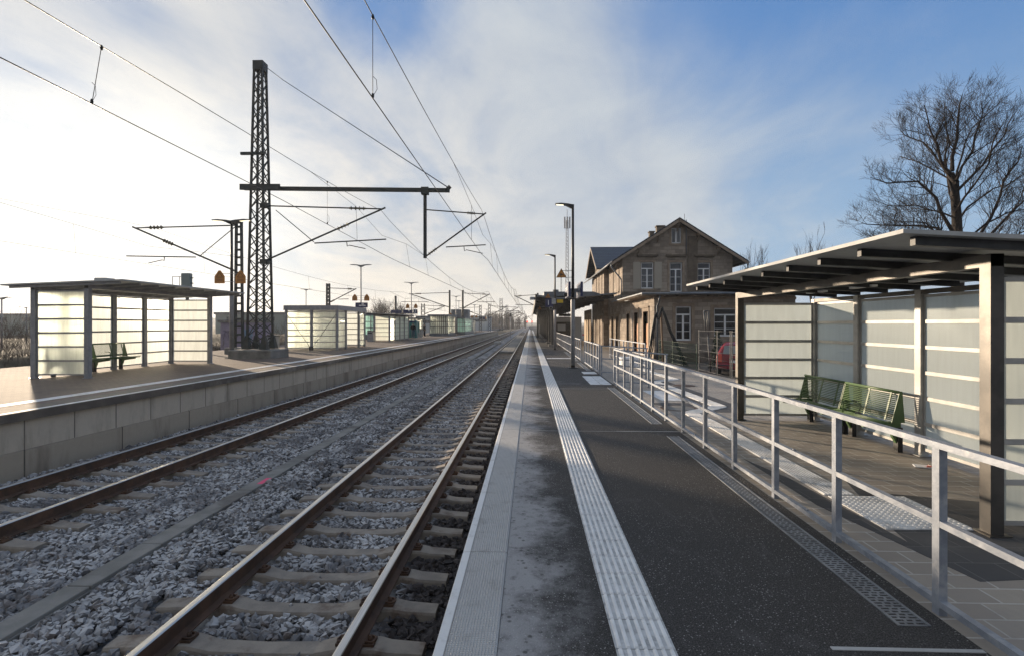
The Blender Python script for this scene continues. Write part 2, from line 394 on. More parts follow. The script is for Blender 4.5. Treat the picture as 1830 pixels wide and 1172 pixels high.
def brickmat(name, c1, c2, mortar, bw, bh, mort=0.006, swap=None, stain=None, rough=0.85, bumpd=0.006, offset=0.5, nscale=1.2, sq=1.0, bias=0.0, zoff=0.0, sstr=(1, 1, 1)):
    m = bpy.data.materials.new(name); m.use_nodes = True; t = NT(m.node_tree); b = t.n['Principled BSDF']
    pos = t.new('NewGeometry').outputs['Position']; x = t.new('SeparateXYZ'); t.put(x.inputs[0], pos)
    cv = t.new('CombineXYZ')
    if swap == 'ZW':                               # walls: run along x+y, rise along z
        t.put(cv.inputs[0], t.math('ADD', x.outputs[0], x.outputs[1])); t.put(cv.inputs[1], t.math('ADD', x.outputs[2], zoff))
    elif swap == 'YX':
        t.put(cv.inputs[0], x.outputs[1]); t.put(cv.inputs[1], x.outputs[0])
    else:
        t.put(cv.inputs[0], x.outputs[0]); t.put(cv.inputs[1], x.outputs[1])
    br = t.new('TexBrick', offset=offset, squash=sq); t.put(br.inputs['Vector'], cv.outputs[0])
    br.inputs['Scale'].default_value = 1; br.inputs['Brick Width'].default_value = bw; br.inputs['Row Height'].default_value = bh
    br.inputs['Mortar Size'].default_value = mort; br.inputs['Mortar Smooth'].default_value = 0.3; br.inputs['Bias'].default_value = bias
    t.put(br.inputs['Color1'], c1); t.put(br.inputs['Color2'], c2); t.put(br.inputs['Mortar'], mortar)
    c = t.mix(t.math('MULTIPLY', t.noise(pos, 9, 6, 0.7), 0.5), br.outputs['Color'], tuple(v * 0.62 for v in c1))
    if stain is not None:
        c = t.mix(t.math('MULTIPLY', t.step(t.noise(t.scale(pos, sstr), nscale, 6, 0.68), 0.48, 0.70), 0.75), c, stain)
    t.put(b.inputs['Base Color'], c); b.inputs['Roughness'].default_value = rough; b.inputs['Specular IOR Level'].default_value = 0.3
    bn = t.new('Bump'); bn.inputs['Strength'].default_value = 0.7; bn.inputs['Distance'].default_value = bumpd
    t.put(bn.inputs['Height'], t.math('ADD', t.math('SUBTRACT', 1.0, br.outputs['Fac']), t.math('MULTIPLY', t.noise(pos, 40, 4), 0.35))); t.l.new(bn.outputs[0], b.inputs['Normal'])
    return m


M['paver'] = brickmat('grey_pavers', (0.42, 0.37, 0.31), (0.30, 0.265, 0.232), (0.60, 0.57, 0.53), 0.30, 0.20, 0.009, None, (0.30, 0.27, 0.24))
M['paver_dk'] = brickmat('charcoal_pavers', (0.095, 0.094, 0.096), (0.075, 0.075, 0.078), (0.17, 0.167, 0.163), 0.30, 0.30, 0.006, None, (0.12, 0.117, 0.114))
M['brickpav'] = brickmat('reddish_platform_pavers', (0.205, 0.155, 0.122), (0.165, 0.128, 0.102), (0.07, 0.055, 0.048), 0.21, 0.105, 0.006, 'YX', (0.115, 0.085, 0.07))
M['ashlar'] = brickmat('sandstone_ashlar', (0.46, 0.385, 0.315), (0.235, 0.198, 0.166), (0.09, 0.077, 0.065), 0.62, 0.27, 0.008, 'ZW', (0.175, 0.15, 0.128), nscale=0.9, bumpd=0.012)
M['tile'] = brickmat('glazed_roof_tiles', (0.060, 0.076, 0.105), (0.036, 0.046, 0.066), (0.006, 0.007, 0.010), 0.30, 0.20, 0.05, 'ZW', None, 0.35, 0.03)
M['wallblock'] = brickmat('platform_wall_blocks', (0.60, 0.525, 0.43), (0.52, 0.455, 0.37), (0.075, 0.065, 0.055), 1.0, 10.0, 0.014, 'ZW', (0.27, 0.23, 0.18), nscale=1.6, bumpd=0.012, offset=0, zoff=5.0, sstr=(1, 1, 0.25))
M['footblock'] = brickmat('platform_footing_blocks', (0.45, 0.385, 0.305), (0.38, 0.325, 0.255), (0.05, 0.043, 0.036), 2.15, 10.0, 0.016, 'ZW', (0.17, 0.14, 0.11), nscale=1.3, bumpd=0.015, offset=0, zoff=5.0, sstr=(1, 1, 0.2))


def ground_mat(name, a, b_, c_, s=0.4):
    return mat(name, a, 0.95, 0, b_, s, 0.35, 0.65, 0.6, 12, 0.2, (1, 1, 1), c_, 0.15)


M['coping'] = mat('weathered_coping', (0.15, 0.125, 0.10), 0.85, 0, (0.10, 0.085, 0.07), 2.5, bump=0.25, bscale=35, col3=(0.22, 0.195, 0.165), n3=0.8)
M['earth'] = ground_mat('winter_earth', (0.085, 0.068, 0.048), (0.055, 0.052, 0.034), (0.115, 0.10, 0.078))
M['gravel_lot'] = ground_mat('car_park_gravel', (0.12, 0.11, 0.098), (0.08, 0.074, 0.068), (0.06, 0.055, 0.05), 0.8)


def ballast(island):
    m = bpy.data.materials.new('ballast_stone' if island else 'ballast_bed'); m.use_nodes = True; t = NT(m.node_tree); b = t.n['Principled BSDF']
    g = t.new('NewGeometry'); pos = g.outputs['Position']; x = t.new('SeparateXYZ'); t.put(x.inputs[0], pos)
    if island: rnd = g.outputs['Random Per Island']
    else:
        v = t.voro(pos, 16); sp = t.new('SeparateColor'); t.put(sp.inputs[0], v.outputs['Color']); rnd = sp.outputs[0]
    cr = t.new('ValToRGB'); t.put(cr.inputs[0], rnd); e = cr.color_ramp.elements
    e[0].color = (0.12, 0.118, 0.12, 1); e[1].color = (0.38, 0.37, 0.365, 1)
    for p, c in ((0.35, (0.19, 0.187, 0.19, 1)), (0.7, (0.26, 0.255, 0.255, 1)), (0.86, (0.23, 0.195, 0.175, 1))): q = e.new(p); q.color = c
    c = t.mix(t.math('MULTIPLY', t.noise(pos, 45, 4), 0.55), cr.outputs[0], (0.07, 0.07, 0.078))
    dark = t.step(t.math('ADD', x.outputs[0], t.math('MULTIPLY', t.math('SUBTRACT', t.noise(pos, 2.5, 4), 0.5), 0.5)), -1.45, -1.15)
    strip_tone = t.mix(rnd, (0.030, 0.026, 0.025), (0.075, 0.062, 0.058))  # stones between near rail and platform coloured darker and browner
    nz = t.new('SeparateXYZ'); t.put(nz.inputs[0], g.outputs['Normal'])
    rime = t.math('MULTIPLY', t.step(nz.outputs[2], 0.45, 0.95), t.step(t.noise(pos, 1.7, 5, 0.6), 0.35, 0.62))
    c = t.mix(t.math('MULTIPLY', rime, 0.74), c, (0.64, 0.63, 0.62))
    c = t.mix(dark, c, strip_tone)
    if not island: c = t.mix(0.35, c, (0.03, 0.03, 0.034))
    t.put(b.inputs['Base Color'], c); b.inputs['Roughness'].default_value = 0.8; b.inputs['Specular IOR Level'].default_value = 0.3
    bn = t.new('Bump'); bn.inputs['Strength'].default_value = 0.5 if island else 1.0; bn.inputs['Distance'].default_value = 0.004 if island else 0.03
    t.put(bn.inputs['Height'], t.noise(pos, 70, 3) if island else t.math('MULTIPLY', t.voro(pos, 16).outputs['Distance'], -1.0)); t.l.new(bn.outputs[0], b.inputs['Normal'])
    return m


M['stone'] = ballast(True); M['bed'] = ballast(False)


def grate_mat():
    m = mat('drain_frame', (0.30, 0.315, 0.33), 0.5, 0.5, (0.2, 0.21, 0.225), 5); return m


M['grate'] = grate_mat()


# ------------------------------------------------------------------ the setting: ground, tracks, platforms
L = 0.35                                            # level of the far platform; z=0 is the near one, rail tops at -0.55
def cx_left(y):                                     # centre line of the far track, easing towards ours
    pts = [(-60, -9.2), (-10, -7.75), (4, -7.2), (6, -7.12), (11, -6.93), (20, -6.70), (45, -6.46), (100, -6.32), (400, -6.2), (1600, -6.2)]
    for (a, xa), (b_, xb) in zip(pts, pts[1:]):
        if y <= b_: return xa + (xb - xa) * (y - a) / (b_ - a)
    return -6.2
def ex_left(y): return cx_left(y) - 1.70            # far platform edge
YS = [-12, -6, -2, 2, 4, 6, 8, 11, 15, 20, 28, 36, 45, 60, 80, 100, 130, 180, 250, 400]

g = MB(); N = 44
gv = lambda i: math.copysign(abs(i / (N / 2) - 1) ** 2.2 * 4000, i / (N / 2) - 1)
for j in range(N + 1):
    for i in range(N + 1): g.v.append((gv(i), gv(j) + 60, -1.25))
for j in range(N):
    for i in range(N): k = j * (N + 1) + i; g.f.append([k, k + 1, k + N + 2, k + N + 1]); g.m.append(0); g.s.append(False)
struct(g.build('ground', M['earth'], fix=False))

b = MB()                                            # ballast bed with shoulder, strip by strip
for y0, y1 in zip(YS, YS[1:] + [900]):
    b.add([(ex_left(y0) - 0.3, y0, -0.83), (-0.35, y0, -0.83), (-0.35, y1, -0.83), (ex_left(y1) - 0.3, y1, -0.83)], [(0, 1, 2, 3)])
b.box((-26, -12, -1.2), (-18.4, 700, -0.62))
b.box((0.2, 230, -1.2), (14, 900, -0.9))
struct(b.build('ballast_bed', M['bed']))


def stones(name, n_near, seed):
    rng = np.random.default_rng(seed)
    phi = (1 + 5 ** .5) / 2
    ico = np.array([(-1, phi, 0), (1, phi, 0), (-1, -phi, 0), (1, -phi, 0), (0, -1, phi), (0, 1, phi), (0, -1, -phi), (0, 1, -phi), (phi, 0, -1), (phi, 0, 1), (-phi, 0, -1), (-phi, 0, 1)]) / 1.902
    tri = np.array([(0, 11, 5), (0, 5, 1), (0, 1, 7), (0, 7, 10), (0, 10, 11), (1, 5, 9), (5, 11, 4), (11, 10, 2), (10, 7, 6), (7, 1, 8), (3, 9, 4), (3, 4, 2), (3, 2, 6), (3, 6, 8), (3, 8, 9), (4, 9, 5), (2, 4, 11), (6, 2, 10), (8, 6, 7), (9, 8, 1)])
    pts = []
    for (ya, yb, dens, sz) in ((1.6, 8, 720, 1.0), (8, 14, 520, 1.1), (14, 24, 300, 1.25), (24, 40, 130, 1.55)):
        n = int(8.4 * (yb - ya) * dens); X = rng.uniform(-8.9, -0.5, n); Y = rng.uniform(ya, yb, n)
        keep = X > -1.04 * Y - 0.8
        X, Y = X[keep], Y[keep]; cl = np.array([cx_left(y) for y in Y])
        keep = (X > cl - 1.62)
        for c in (-2.91 + 0.75 - 0.75, -1.41): keep &= np.abs(X - c) > 0.10
        for d in (-0.75, 0.75): keep &= np.abs(X - (cl + d)) > 0.10
        keep &= np.abs(X + 4.45) > 0.16
        X, Y, cl = X[keep], Y[keep], cl[keep]
        s = rng.uniform(0.026, 0.050, len(X)) * sz * (0.8 + 0.4 * rng.random(len(X)))
        inR = (np.abs(X + 2.16) < 1.4); inL = np.abs(X - cl) < 1.4
        Z = -0.815 + rng.uniform(-0.012, 0.030, len(X))
        fr = ((Y + 0.3) / 0.6) % 1.0; onS = (np.abs(fr - 0.5) < 0.20) & (rng.random(len(X)) > 0.010) & (inR | inL)
        Z = np.where(inR | inL, Z - 0.006, Z + 0.022)
        Z = np.where(onS, Z - 0.06, Z)
        Z += 0.03 * np.exp(-((X + 3.9) / 0.35) ** 2) + 0.03 * np.exp(-((X + 5.0) / 0.4) ** 2)
        pts.append(np.stack([X, Y, Z, s], 1))
    p = np.concatenate(pts); n = len(p)
    sh = ico[None] * rng.uniform(0.72, 1.28, (n, 12, 1)) + rng.normal(0, 0.13, (n, 12, 3))
    sh *= np.stack([rng.uniform(0.8, 1.45, n), rng.uniform(0.75, 1.15, n), rng.uniform(0.5, 0.85, n)], 1)[:, None]
    a = rng.normal(0, 1, (n, 4)); a[:, 0] += 0.8; a /= np.linalg.norm(a, axis=1, keepdims=True); a[:, 1:3] *= 0.45; a /= np.linalg.norm(a, axis=1, keepdims=True)
    q0, q1, q2, q3 = a.T
    Rm = np.stack([1 - 2 * (q2 * q2 + q3 * q3), 2 * (q1 * q2 - q0 * q3), 2 * (q1 * q3 + q0 * q2), 2 * (q1 * q2 + q0 * q3), 1 - 2 * (q1 * q1 + q3 * q3), 2 * (q2 * q3 - q0 * q1),
                   2 * (q1 * q3 - q0 * q2), 2 * (q2 * q3 + q0 * q1), 1 - 2 * (q1 * q1 + q2 * q2)], 1).reshape(n, 3, 3)
    V = np.einsum('nij,nkj->nki', Rm, sh) * p[:, None, 3:4] + p[:, None, :3]
    fc = (tri[None] + (np.arange(n) * 12)[:, None, None]).reshape(-1)
    me = bpy.data.meshes.new(name); me.vertices.add(n * 12); me.vertices.foreach_set('co', V.reshape(-1).astype(np.float32))
    nf = n * 20; me.loops.add(nf * 3); me.loops.foreach_set('vertex_index', fc.astype(np.int32))
    me.polygons.add(nf); me.polygons.foreach_set('loop_start', (np.arange(nf) * 3).astype(np.int32))
    me.polygons.foreach_set('use_smooth', np.zeros(nf, bool)); me.update(calc_edges=True)
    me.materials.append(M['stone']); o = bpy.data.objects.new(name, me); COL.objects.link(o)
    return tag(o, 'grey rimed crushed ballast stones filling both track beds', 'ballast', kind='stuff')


stones('ballast_stones', 0, 4)

# rails
RP = [(-0.07, -0.172), (0.07, -0.172), (0.07, -0.160), (0.010, -0.142), (0.010, -0.045), (0.036, -0.036), (0.036, -0.010), (0.030, -0.002), (0.022, 0.0), (-0.022, 0.0), (-0.030, -0.002), (-0.036, -0.010), (-0.036, -0.036), (-0.010, -0.045), (-0.010, -0.142), (-0.07, -0.160)]
def rail(fx, label):
    m = MB(); n = len(RP); ys = sorted(set(YS + list(np.arange(-6, 60, 3.0)) + [600, 900]))
    vs = [(fx(y) + px, y, -0.55 + pz) for y in ys for px, pz in RP]
    for i in range(len(ys) - 1):
        for k in range(n):
            q = (k + 1) % n
            m.f.append([i * n + k, i * n + q, (i + 1) * n + q, (i + 1) * n + k]); m.m.append(1 if k in (6, 7, 8, 9, 10) else 0); m.s.append(False)
    m.v = vs; o = m.build('rail', [M['rust'], M['shine']]); tag(o, label, 'rail', 'running rails of both tracks'); return o
rail(lambda y: -1.41, 'steel rail nearest the asphalt platform, its head polished bright')
rail(lambda y: -2.91, 'bright topped rail of the nearer track, beside the concrete cable trough')
rail(lambda y: cx_left(y) + 0.75, 'rusty rail of the further track, on the cable trough side')
rail(lambda y: cx_left(y) - 0.75, 'rusty rail below the opposite platform wall')

# sleepers
def sleeper_mesh():
    m = MB(); prof = [(-1.30, -0.035), (-1.02, -0.02), (-0.92, 0.0), (-0.60, 0.0), (-0.42, -0.045), (0.0, -0.055), (0.42, -0.045), (0.60, 0.0), (0.92, 0.0), (1.02, -0.02), (1.30, -0.035)]
    hw = [0.082, 0.090, 0.096, 0.096, 0.082, 0.078, 0.082, 0.096, 0.096, 0.090, 0.082]
    vs = []
    for (x, z), h in zip(prof, hw):
        vs += [(x, -h - 0.045, -0.20), (x, -h - 0.012, z - 0.02), (x, -h, z), (x, h, z), (x, h + 0.012, z - 0.02), (x, h + 0.045, -0.20)]
    fs = []
    for i in range(len(prof) - 1):
        for k in range(5): fs.append((i * 6 + k, i * 6 + k + 1, i * 6 + 7 + k, i * 6 + 6 + k))
    e = (len(prof) - 1) * 6
    fs += [(5, 4, 3, 2, 1, 0), tuple(e + k for k in range(6))]
    return m.add(vs, fs)
def clip_mesh(s, o_):
    m = MB(); x = s * 0.75 + o_ * 0.11
    m.box((x - 0.045, -0.06, 0.0), (x + 0.045, 0.06, 0.022))
    m.tube([(x - o_ * 0.03, -0.045, 0.035), (x + o_ * 0.03, -0.04, 0.03), (x + o_ * 0.045, 0, 0.025), (x + o_ * 0.03, 0.04, 0.03), (x - o_ * 0.03, 0.045, 0.035)], 0.009, 6)
    m.lathe([(0.02, 0.02), (0.02, 0.045), (0.012, 0.05), (0.012, 0.06)], (x, 0, 0), 6)
    return m
ZS = -0.727
rs = random.Random(7)
for track, (fx, ycol) in enumerate(((lambda y: -2.16, 0), (cx_left, 1))):
    nm = ['concrete sleeper of the nearer track, beside the asphalt platform', 'concrete sleeper of the further track, below the opposite platform wall'][track]
    grp = ['sleepers of the nearer track', 'sleepers of the further track'][track]
    y = 1.2 if track == 0 else 5.4; y = math.floor(y / 0.6) * 0.6 + 0.0
    k = 0; full = bare = None
    while k < (75 if track == 0 else 80):
        wx = fx(y)
        if k == 0:
            full = sleeper_mesh().build('sleeper', M['sleeper']); tag(full, nm, 'railway sleeper', grp)
            for s in (-1, 1):
                for o_ in (-1, 1): clip_mesh(s, o_).build('rail_clip', M['rust'], full)
            full.location = (wx, y, ZS)
        else:
            if k < 34: o = dup(full, (wx, y, ZS))
            else: o = full.copy(); COL.objects.link(o); o.location = (wx, y, ZS)
            o.rotation_euler = (0, 0, rs.uniform(-0.006, 0.006) + (0 if track == 0 else 0.01))
        y += 0.6; k += 1
    fm = MB()
    while y < 170:
        fm.box((fx(y) - 1.3, y - 0.11, -0.9), (fx(y) + 1.3, y + 0.11, ZS - 0.01)); y += 0.6
    o = fm.build('distant_sleepers', M['sleeper']); tag(o, ['distant sleepers of the nearer track running on towards the horizon', 'distant sleepers of the further track running on towards the horizon'][track], 'railway sleepers', kind='stuff')

# crossing panels between the rails further out
for i in range(12):
    m = MB(); y0 = 47 + i * 6.0
    m.cbox((-2.80, y0, -0.72), (-1.52, y0 + 5.94, -0.575), 0.02)
    o = m.build('track_panel', M['conc']); tag(o, 'grey infill slab lying between the rails of the nearer track', 'track slab', 'infill slabs between the rails')

# cable trough between the tracks
tr = thing('cable_trough', 'low concrete cable trough with lids running between the two tracks', 'cable trough', (-4.45, 0, -0.8))
m = MB(); m.box((-4.59, -2, -0.95), (-4.545, 70, -0.757)); m.box((-4.355, -2, -0.95), (-4.31, 70, -0.757)); m.box((-4.545, -2, -0.95), (-4.355, 70, -0.80)); m.build('channel', M['conc'], tr)
y = -1.0; k = 0
while y < 70 and k < 71:
    m = MB(); dz = rs.uniform(0, 0.006); dx = rs.uniform(-0.006, 0.006)
    m.cbox((-4.575 + dx, y + 0.006, -0.757 + dz), (-4.325 + dx, y + 0.994, -0.722 + dz), 0.006); m.build('lid', M['conc'], tr); y += 1.0; k += 1
m = MB(); m.box((-4.42, 8.30, -0.722), (-4.33, 8.62, -0.714)); m.build('paint_mark', M['pink'], tr)
m = MB(); m.cbox((-4.9, 70.2, -0.9), (-4.0, 71.6, -0.42), 0.05); tag(m.build('cable_box', M['conc_lt']), 'squat concrete cable box at the end of the trough', 'cable box')

# near platform (z = 0)
m = MB(); m.box((-0.42, -6, -1.0), (-0.15, 215, -0.14)); struct(m.build('platform_wall', M['conc']))
m = MB()
y = -5.75
while y < 215:
    m.cbox((-0.55, y + 0.004, -0.14), (-0.19, y + 2.496, 0.004), 0.008); y += 2.5
struct(m.build('platform_edge', M['edge']))
m = MB(); m.box((-0.186, -6, -0.3), (2.58, 215, 0.0)); struct(m.build('platform', M['asphalt']))
m = MB()
for x0, x1, y, wj in ((1.72, 2.57, 3.04, .03), (-.18, .48, 9.15, .016), (.84, 1.5, 9.15, .012), (1.5, 2.57, 9.15, .028), (.84, 2.3, 15.2, .022), (-.18, .48, 15.2, .016), (-.18, 2.57, 26.4, .03), (-.18, 2.57, 38, .03)):
    m.box((x0, y, -0.01), (x1, y + wj, 0.004))
struct(m.build('expansion_joint', M['conc_lt']))
m = MB(); y = 0.3; tm = MB()
while y < 170:                                      # ribbed guide strip, plate after plate
    h = 0.300
    m.box((0.485, y + 0.004, -0.02), (0.825, y + h - 0.004, 0.006))
    if y < 34:
        for k in range(7):
            x = 0.510 + k * 0.0483
            m.add([(x - 0.013, y + 0.006, 0.006), (x + 0.013, y + 0.006, 0.006), (x + 0.013, y + h - 0.006, 0.006), (x - 0.013, y + h - 0.006, 0.006),
                   (x - 0.007, y + 0.012, 0.0165), (x + 0.007, y + 0.012, 0.0165), (x + 0.007, y + h - 0.012, 0.0165), (x - 0.007, y + h - 0.012, 0.0165)],
                  [(4, 5, 6, 7), (0, 1, 5, 4), (1, 2, 6, 5), (2, 3, 7, 6), (3, 0, 4, 7)], 1)
    y += h
struct(m.build('tactile_strip', [M['groove'], M['rib']]))


def gz(y):                                          # forecourt falls gently from the shelter to the station building
    return 0.0 if y < 10 else -0.25 * min(1, (y - 10) / 14)
m = MB(); ys = [-4, 2, 6, 10, 12, 14, 16, 18, 20, 22, 24, 30, 40, 60, 80, 120]
for y0, y1 in zip(ys, ys[1:]):
    m.add([(2.58, y0, gz(y0) - 0.006), (7.62, y0, gz(y0) - 0.006), (7.62, y1, gz(y1) - 0.006), (2.58, y1, gz(y1) - 0.006)], [(0, 1, 2, 3)])
m.add([(7.62, -4, -0.5), (7.62, 120, -0.6), (7.62, 120, gz(24) - 0.006), (7.62, 24, gz(24) - 0.006), (7.62, 10, -0.006), (7.62, -4, -0.006)], [(0, 1, 2, 3, 4, 5)])
struct(m.build('forecourt', M['paver']))
m = MB(); m.box((7.62, -4, -1.2), (60, 32.9, -0.46)); struct(m.build('car_park', M['gravel_lot']))

def sheet(name, quads, mt, dz=0.004):
    m = MB()
    for q in quads:
        vs = [(x, y, gz(y) + dz - 0.006) for x, y in q]; n = len(q)
        m.add(vs + [(a, b_, c - 0.02) for a, b_, c in vs], [tuple(range(n))] + [((i + 1) % n, i, n + i, n + (i + 1) % n) for i in range(n)])
    return struct(m.build(name, mt))
sheet('paving_band', [[(2.95, 5.5), (3.25, 3.9), (4.9, 4.1), (4.9, 5.6), (3.9, 5.9), (3.8, 11.4), (4.9, 11.4), (4.9, 12.9), (2.95, 12.9), (2.95, 10.6)], [(3.95, 12.9), (4.85, 12.9), (4.85, 19.5), (3.95, 19.5)]], M['paver_dk'])
# ribbed guide path across the forecourt: real ribs
m = MB()
def ribpath(a, b_, wdt, n):
    a, b_ = Vector((*a, 0)), Vector((*b_, 0)); d = (b_ - a); Ln = d.length; d.normalize(); r = Vector((d.y, -d.x, 0))
    za = lambda p: gz(p.y) + 0.004
    k = max(1, int(Ln / 0.6))
    for i in range(k):
        p, q = a + d * (Ln * i / k + 0.003), a + d * (Ln * (i + 1) / k - 0.003)
        c = [p - r * wdt / 2, p + r * wdt / 2, q + r * wdt / 2, q - r * wdt / 2]
        m.add([(v.x, v.y, za(v)) for v in c] + [(v.x, v.y, za(v) - 0.03) for v in c], [(0, 1, 2, 3), (0, 4, 5, 1), (1, 5, 6, 2), (2, 6, 7, 3), (3, 7, 4, 0)])
        for j in range(n):
            o = r * (wdt * (j + 0.5) / n - wdt / 2); h = wdt / n * 0.26
            c = [p + o - r * h, p + o + r * h, q + o + r * h, q + o - r * h]
            m.add([(v.x, v.y, za(v)) for v in c] + [(v.x, v.y, za(v) + 0.007) for v in c], [(4, 5, 6, 7), (0, 1, 5, 4), (1, 2, 6, 5), (2, 3, 7, 6), (3, 0, 4, 7)])
ribpath((3.36, 5.82), (3.40, 11.2), 0.32, 8)
ribpath((3.36, 11.2), (4.38, 12.3), 0.34, 8)
ribpath((4.38, 12.3), (4.36, 18.6), 0.34, 8)
ribpath((4.36, 18.6), (5.36, 19.6), 0.34, 8)
ribpath((5.36, 19.6), (5.30, 29), 0.34, 6)
struct(m.build('guide_path', M['white_slab']))
m = MB()                                            # knobbed fields
def knobs(x0, y0, x1, y1, st, dome=True, skew=0.0):
    nx, ny = int((x1 - x0) / st), int((y1 - y0) / st)
    f = lambda x, y: (x + skew * (y - y0), y, gz(y) + 0.004)
    c = [(x0, y0), (x1, y0), (x1, y1), (x0, y1)]
    m.add([f(*q) for q in c] + [(f(*q)[0], q[1], f(*q)[2] - 0.03) for q in c], [(0, 1, 2, 3), (0, 4, 5, 1), (1, 5, 6, 2), (2, 6, 7, 3), (3, 7, 4, 0)])
    if dome:
        for i in range(nx):
            for j in range(ny):
                px, py, pz = f(x0 + (i + 0.5) * st, y0 + (j + 0.5) * st); r = st * 0.33
                m.add([(px + r * a, py + r * b_, pz) for a, b_ in ((-1, -.4), (-.4, -1), (.4, -1), (1, -.4), (1, .4), (.4, 1), (-.4, 1), (-1, .4))] + [(px + .6 * r * a, py + .6 * r * b_, pz + 0.007) for a, b_ in ((-1, -.4), (-.4, -1), (.4, -1), (1, -.4), (1, .4), (.4, 1), (-.4, 1), (-1, .4))],
                      [(8, 9, 10, 11, 12, 13, 14, 15)] + [(i_, (i_ + 1) % 8, 8 + (i_ + 1) % 8, 8 + i_) for i_ in range(8)])
knobs(3.22, 4.86, 4.02, 5.78, 0.057)
knobs(3.32, 13.3, 3.86, 15.6, 0.09, False)
m2 = m
struct(m.build('tactile_field', M['white_slab']))
m = MB()
for (x0, y0, x1, y1) in ((1.86, 16.25, 2.18, 18.9), (2.19, 16.25, 2.51, 18.9), (2.0, 19.75, 2.52, 20.7), (1.15, 28.6, 2.5, 29.2), (0.9, 28.6, 1.14, 29.2)):
    m.box((x0, y0, -0.02), (x1 - 0.004, y1, 0.008))
struct(m.build('tactile_slab', M['white_slab']))


# drains
def drain(y0, y1, x, label):
    t = thing('drain_channel', label, 'drain', (x, y0, 0), 'slotted drains along the railing')
    m = MB(); w_ = 0.10
    m.box((x - w_, y0, -0.05), (x - w_ + 0.02, y1, 0.006)); m.box((x + w_ - 0.02, y0, -0.05), (x + w_, y1, 0.006)); m.box((x - w_, y0, -0.06), (x + w_, y1, -0.05))
    m.build('frame', M['grate'], t)
    g_ = MB(); y = y0; s = 0.032; k = 0; coarse = y0 > 9
    st = 0.034 if not coarse else 0.068
    while y < y1 - st:
        g_.box((x - w_ + 0.02, y, -0.012), (x + w_ - 0.02, y + st * 0.45, 0.003))
        off = 0.02 * (k % 2)
        for q in (-0.03, 0.025):
            g_.box((x + q + off - 0.014, y + st * 0.45, -0.012), (x + q + off + 0.002, y + st, 0.003))
        y += st; k += 1
    g_.build('grating', M['grate'], t)
    m = MB(); m.box((x - w_ + 0.021, y0 + 0.01, -0.049), (x + w_ - 0.021, y1 - 0.01, -0.03)); m.build('gutter', M['black'], t)
drain(3.3, 8.78, 2.36, 'slotted steel drain let into the asphalt, nearest of the row')
drain(9.85, 15.5, 2.36, 'slotted steel drain in the asphalt between the two pale joints')
drain(21.2, 25.8, 2.36, 'slotted steel drain in the asphalt beside the nearer lamp post')
drain(26.8, 36, 2.36, 'slotted steel drain in the asphalt beyond the nearer lamp post')


def manhole(x, y, label, mt, ring):
    t = thing('manhole_cover', label, 'manhole', (x, y, gz(y)), 'manhole covers in the forecourt')
    z = gz(y)
    MB().lathe([(0.34, -0.03), (0.34, 0.006), (0.33, 0.008)], (x, y, z), 32).build('lid', mt, t)
    m = MB(); n = 36
    vs = [(x + r * math.cos(2 * math.pi * k / n), y + r * math.sin(2 * math.pi * k / n), z + dz) for r, dz in ((0.35, 0.003), (0.41, 0.003), (0.41, -0.03)) for k in range(n)]
    m.add(vs, [(i * n + k, i * n + (k + 1) % n, (i + 1) * n + (k + 1) % n, (i + 1) * n + k) for i in range(2) for k in range(n)]); m.build('rim', ring, t)
manhole(3.35, 11.95, 'round concrete manhole cover with a rusty rim on the dark pavers', M['conc'], M['rust'])
manhole(5.0, 17.2, 'round rusty manhole cover beside the white zigzag guide path', M['rust'], M['conc'])

# far platform (z = L)
def strip(name, xa, xb, z0, z1, mt, y_end=127):
    m = MB(); ys = [y for y in YS if y < y_end] + [y_end]
    for y0, y1 in zip(ys, ys[1:]):
        a0, a1, b0, b1 = xa(y0), xa(y1), xb(y0), xb(y1)
        m.add([(a0, y0, z0), (b0, y0, z0), (b1, y1, z0), (a1, y1, z0), (a0, y0, z1), (b0, y0, z1), (b1, y1, z1), (a1, y1, z1)], [(4, 5, 6, 7), (1, 2, 6, 5), (3, 0, 4, 7)])
    y = y_end; m.add([(xa(y), y, z0), (xb(y), y, z0), (xb(y), y, z1), (xa(y), y, z1)], [(0, 1, 2, 3)])
    return struct(m.build(name, mt))
strip('opposite_platform', lambda y: -18.3, lambda y: ex_left(y) - 0.62, -1.2, L, M['brickpav'])
strip('opposite_platform_edge', lambda y: ex_left(y) - 0.618, lambda y: ex_left(y), L - 0.15, L + 0.004, M['coping'])
strip('opposite_platform_guide_line', lambda y: ex_left(y) - 1.25, lambda y: ex_left(y) - 0.95, L - 0.01, L + 0.005, M['white_slab'])
strip('opposite_platform_rime', lambda y: ex_left(y) - 0.16, lambda y: ex_left(y) - 0.05, L, L + 0.006, M['white_slab'])
strip('opposite_platform_wall', lambda y: ex_left(y) - 0.6, lambda y: ex_left(y) - 0.10, -0.32, L - 0.152, M['wallblock'])
strip('opposite_platform_footing', lambda y: ex_left(y) - 0.6, lambda y: ex_left(y) - 0.02, -1.2, -0.322, M['footblock'])
m = MB(); m.prism([(127, -1.0), (133, -0.8), (127, L)], 'X', -17, -8.1); struct(m.build('platform_ramp', M['conc']))
m = MB()
for x in (-20.75, -19.25, -25, -23.5): m.box((x - 0.035, -8, -0.62), (x + 0.035, 600, -0.42))
tag(m.build('far_track_rails', M['rust']), 'rails of the tracks beyond the opposite platform', 'rails', kind='stuff')


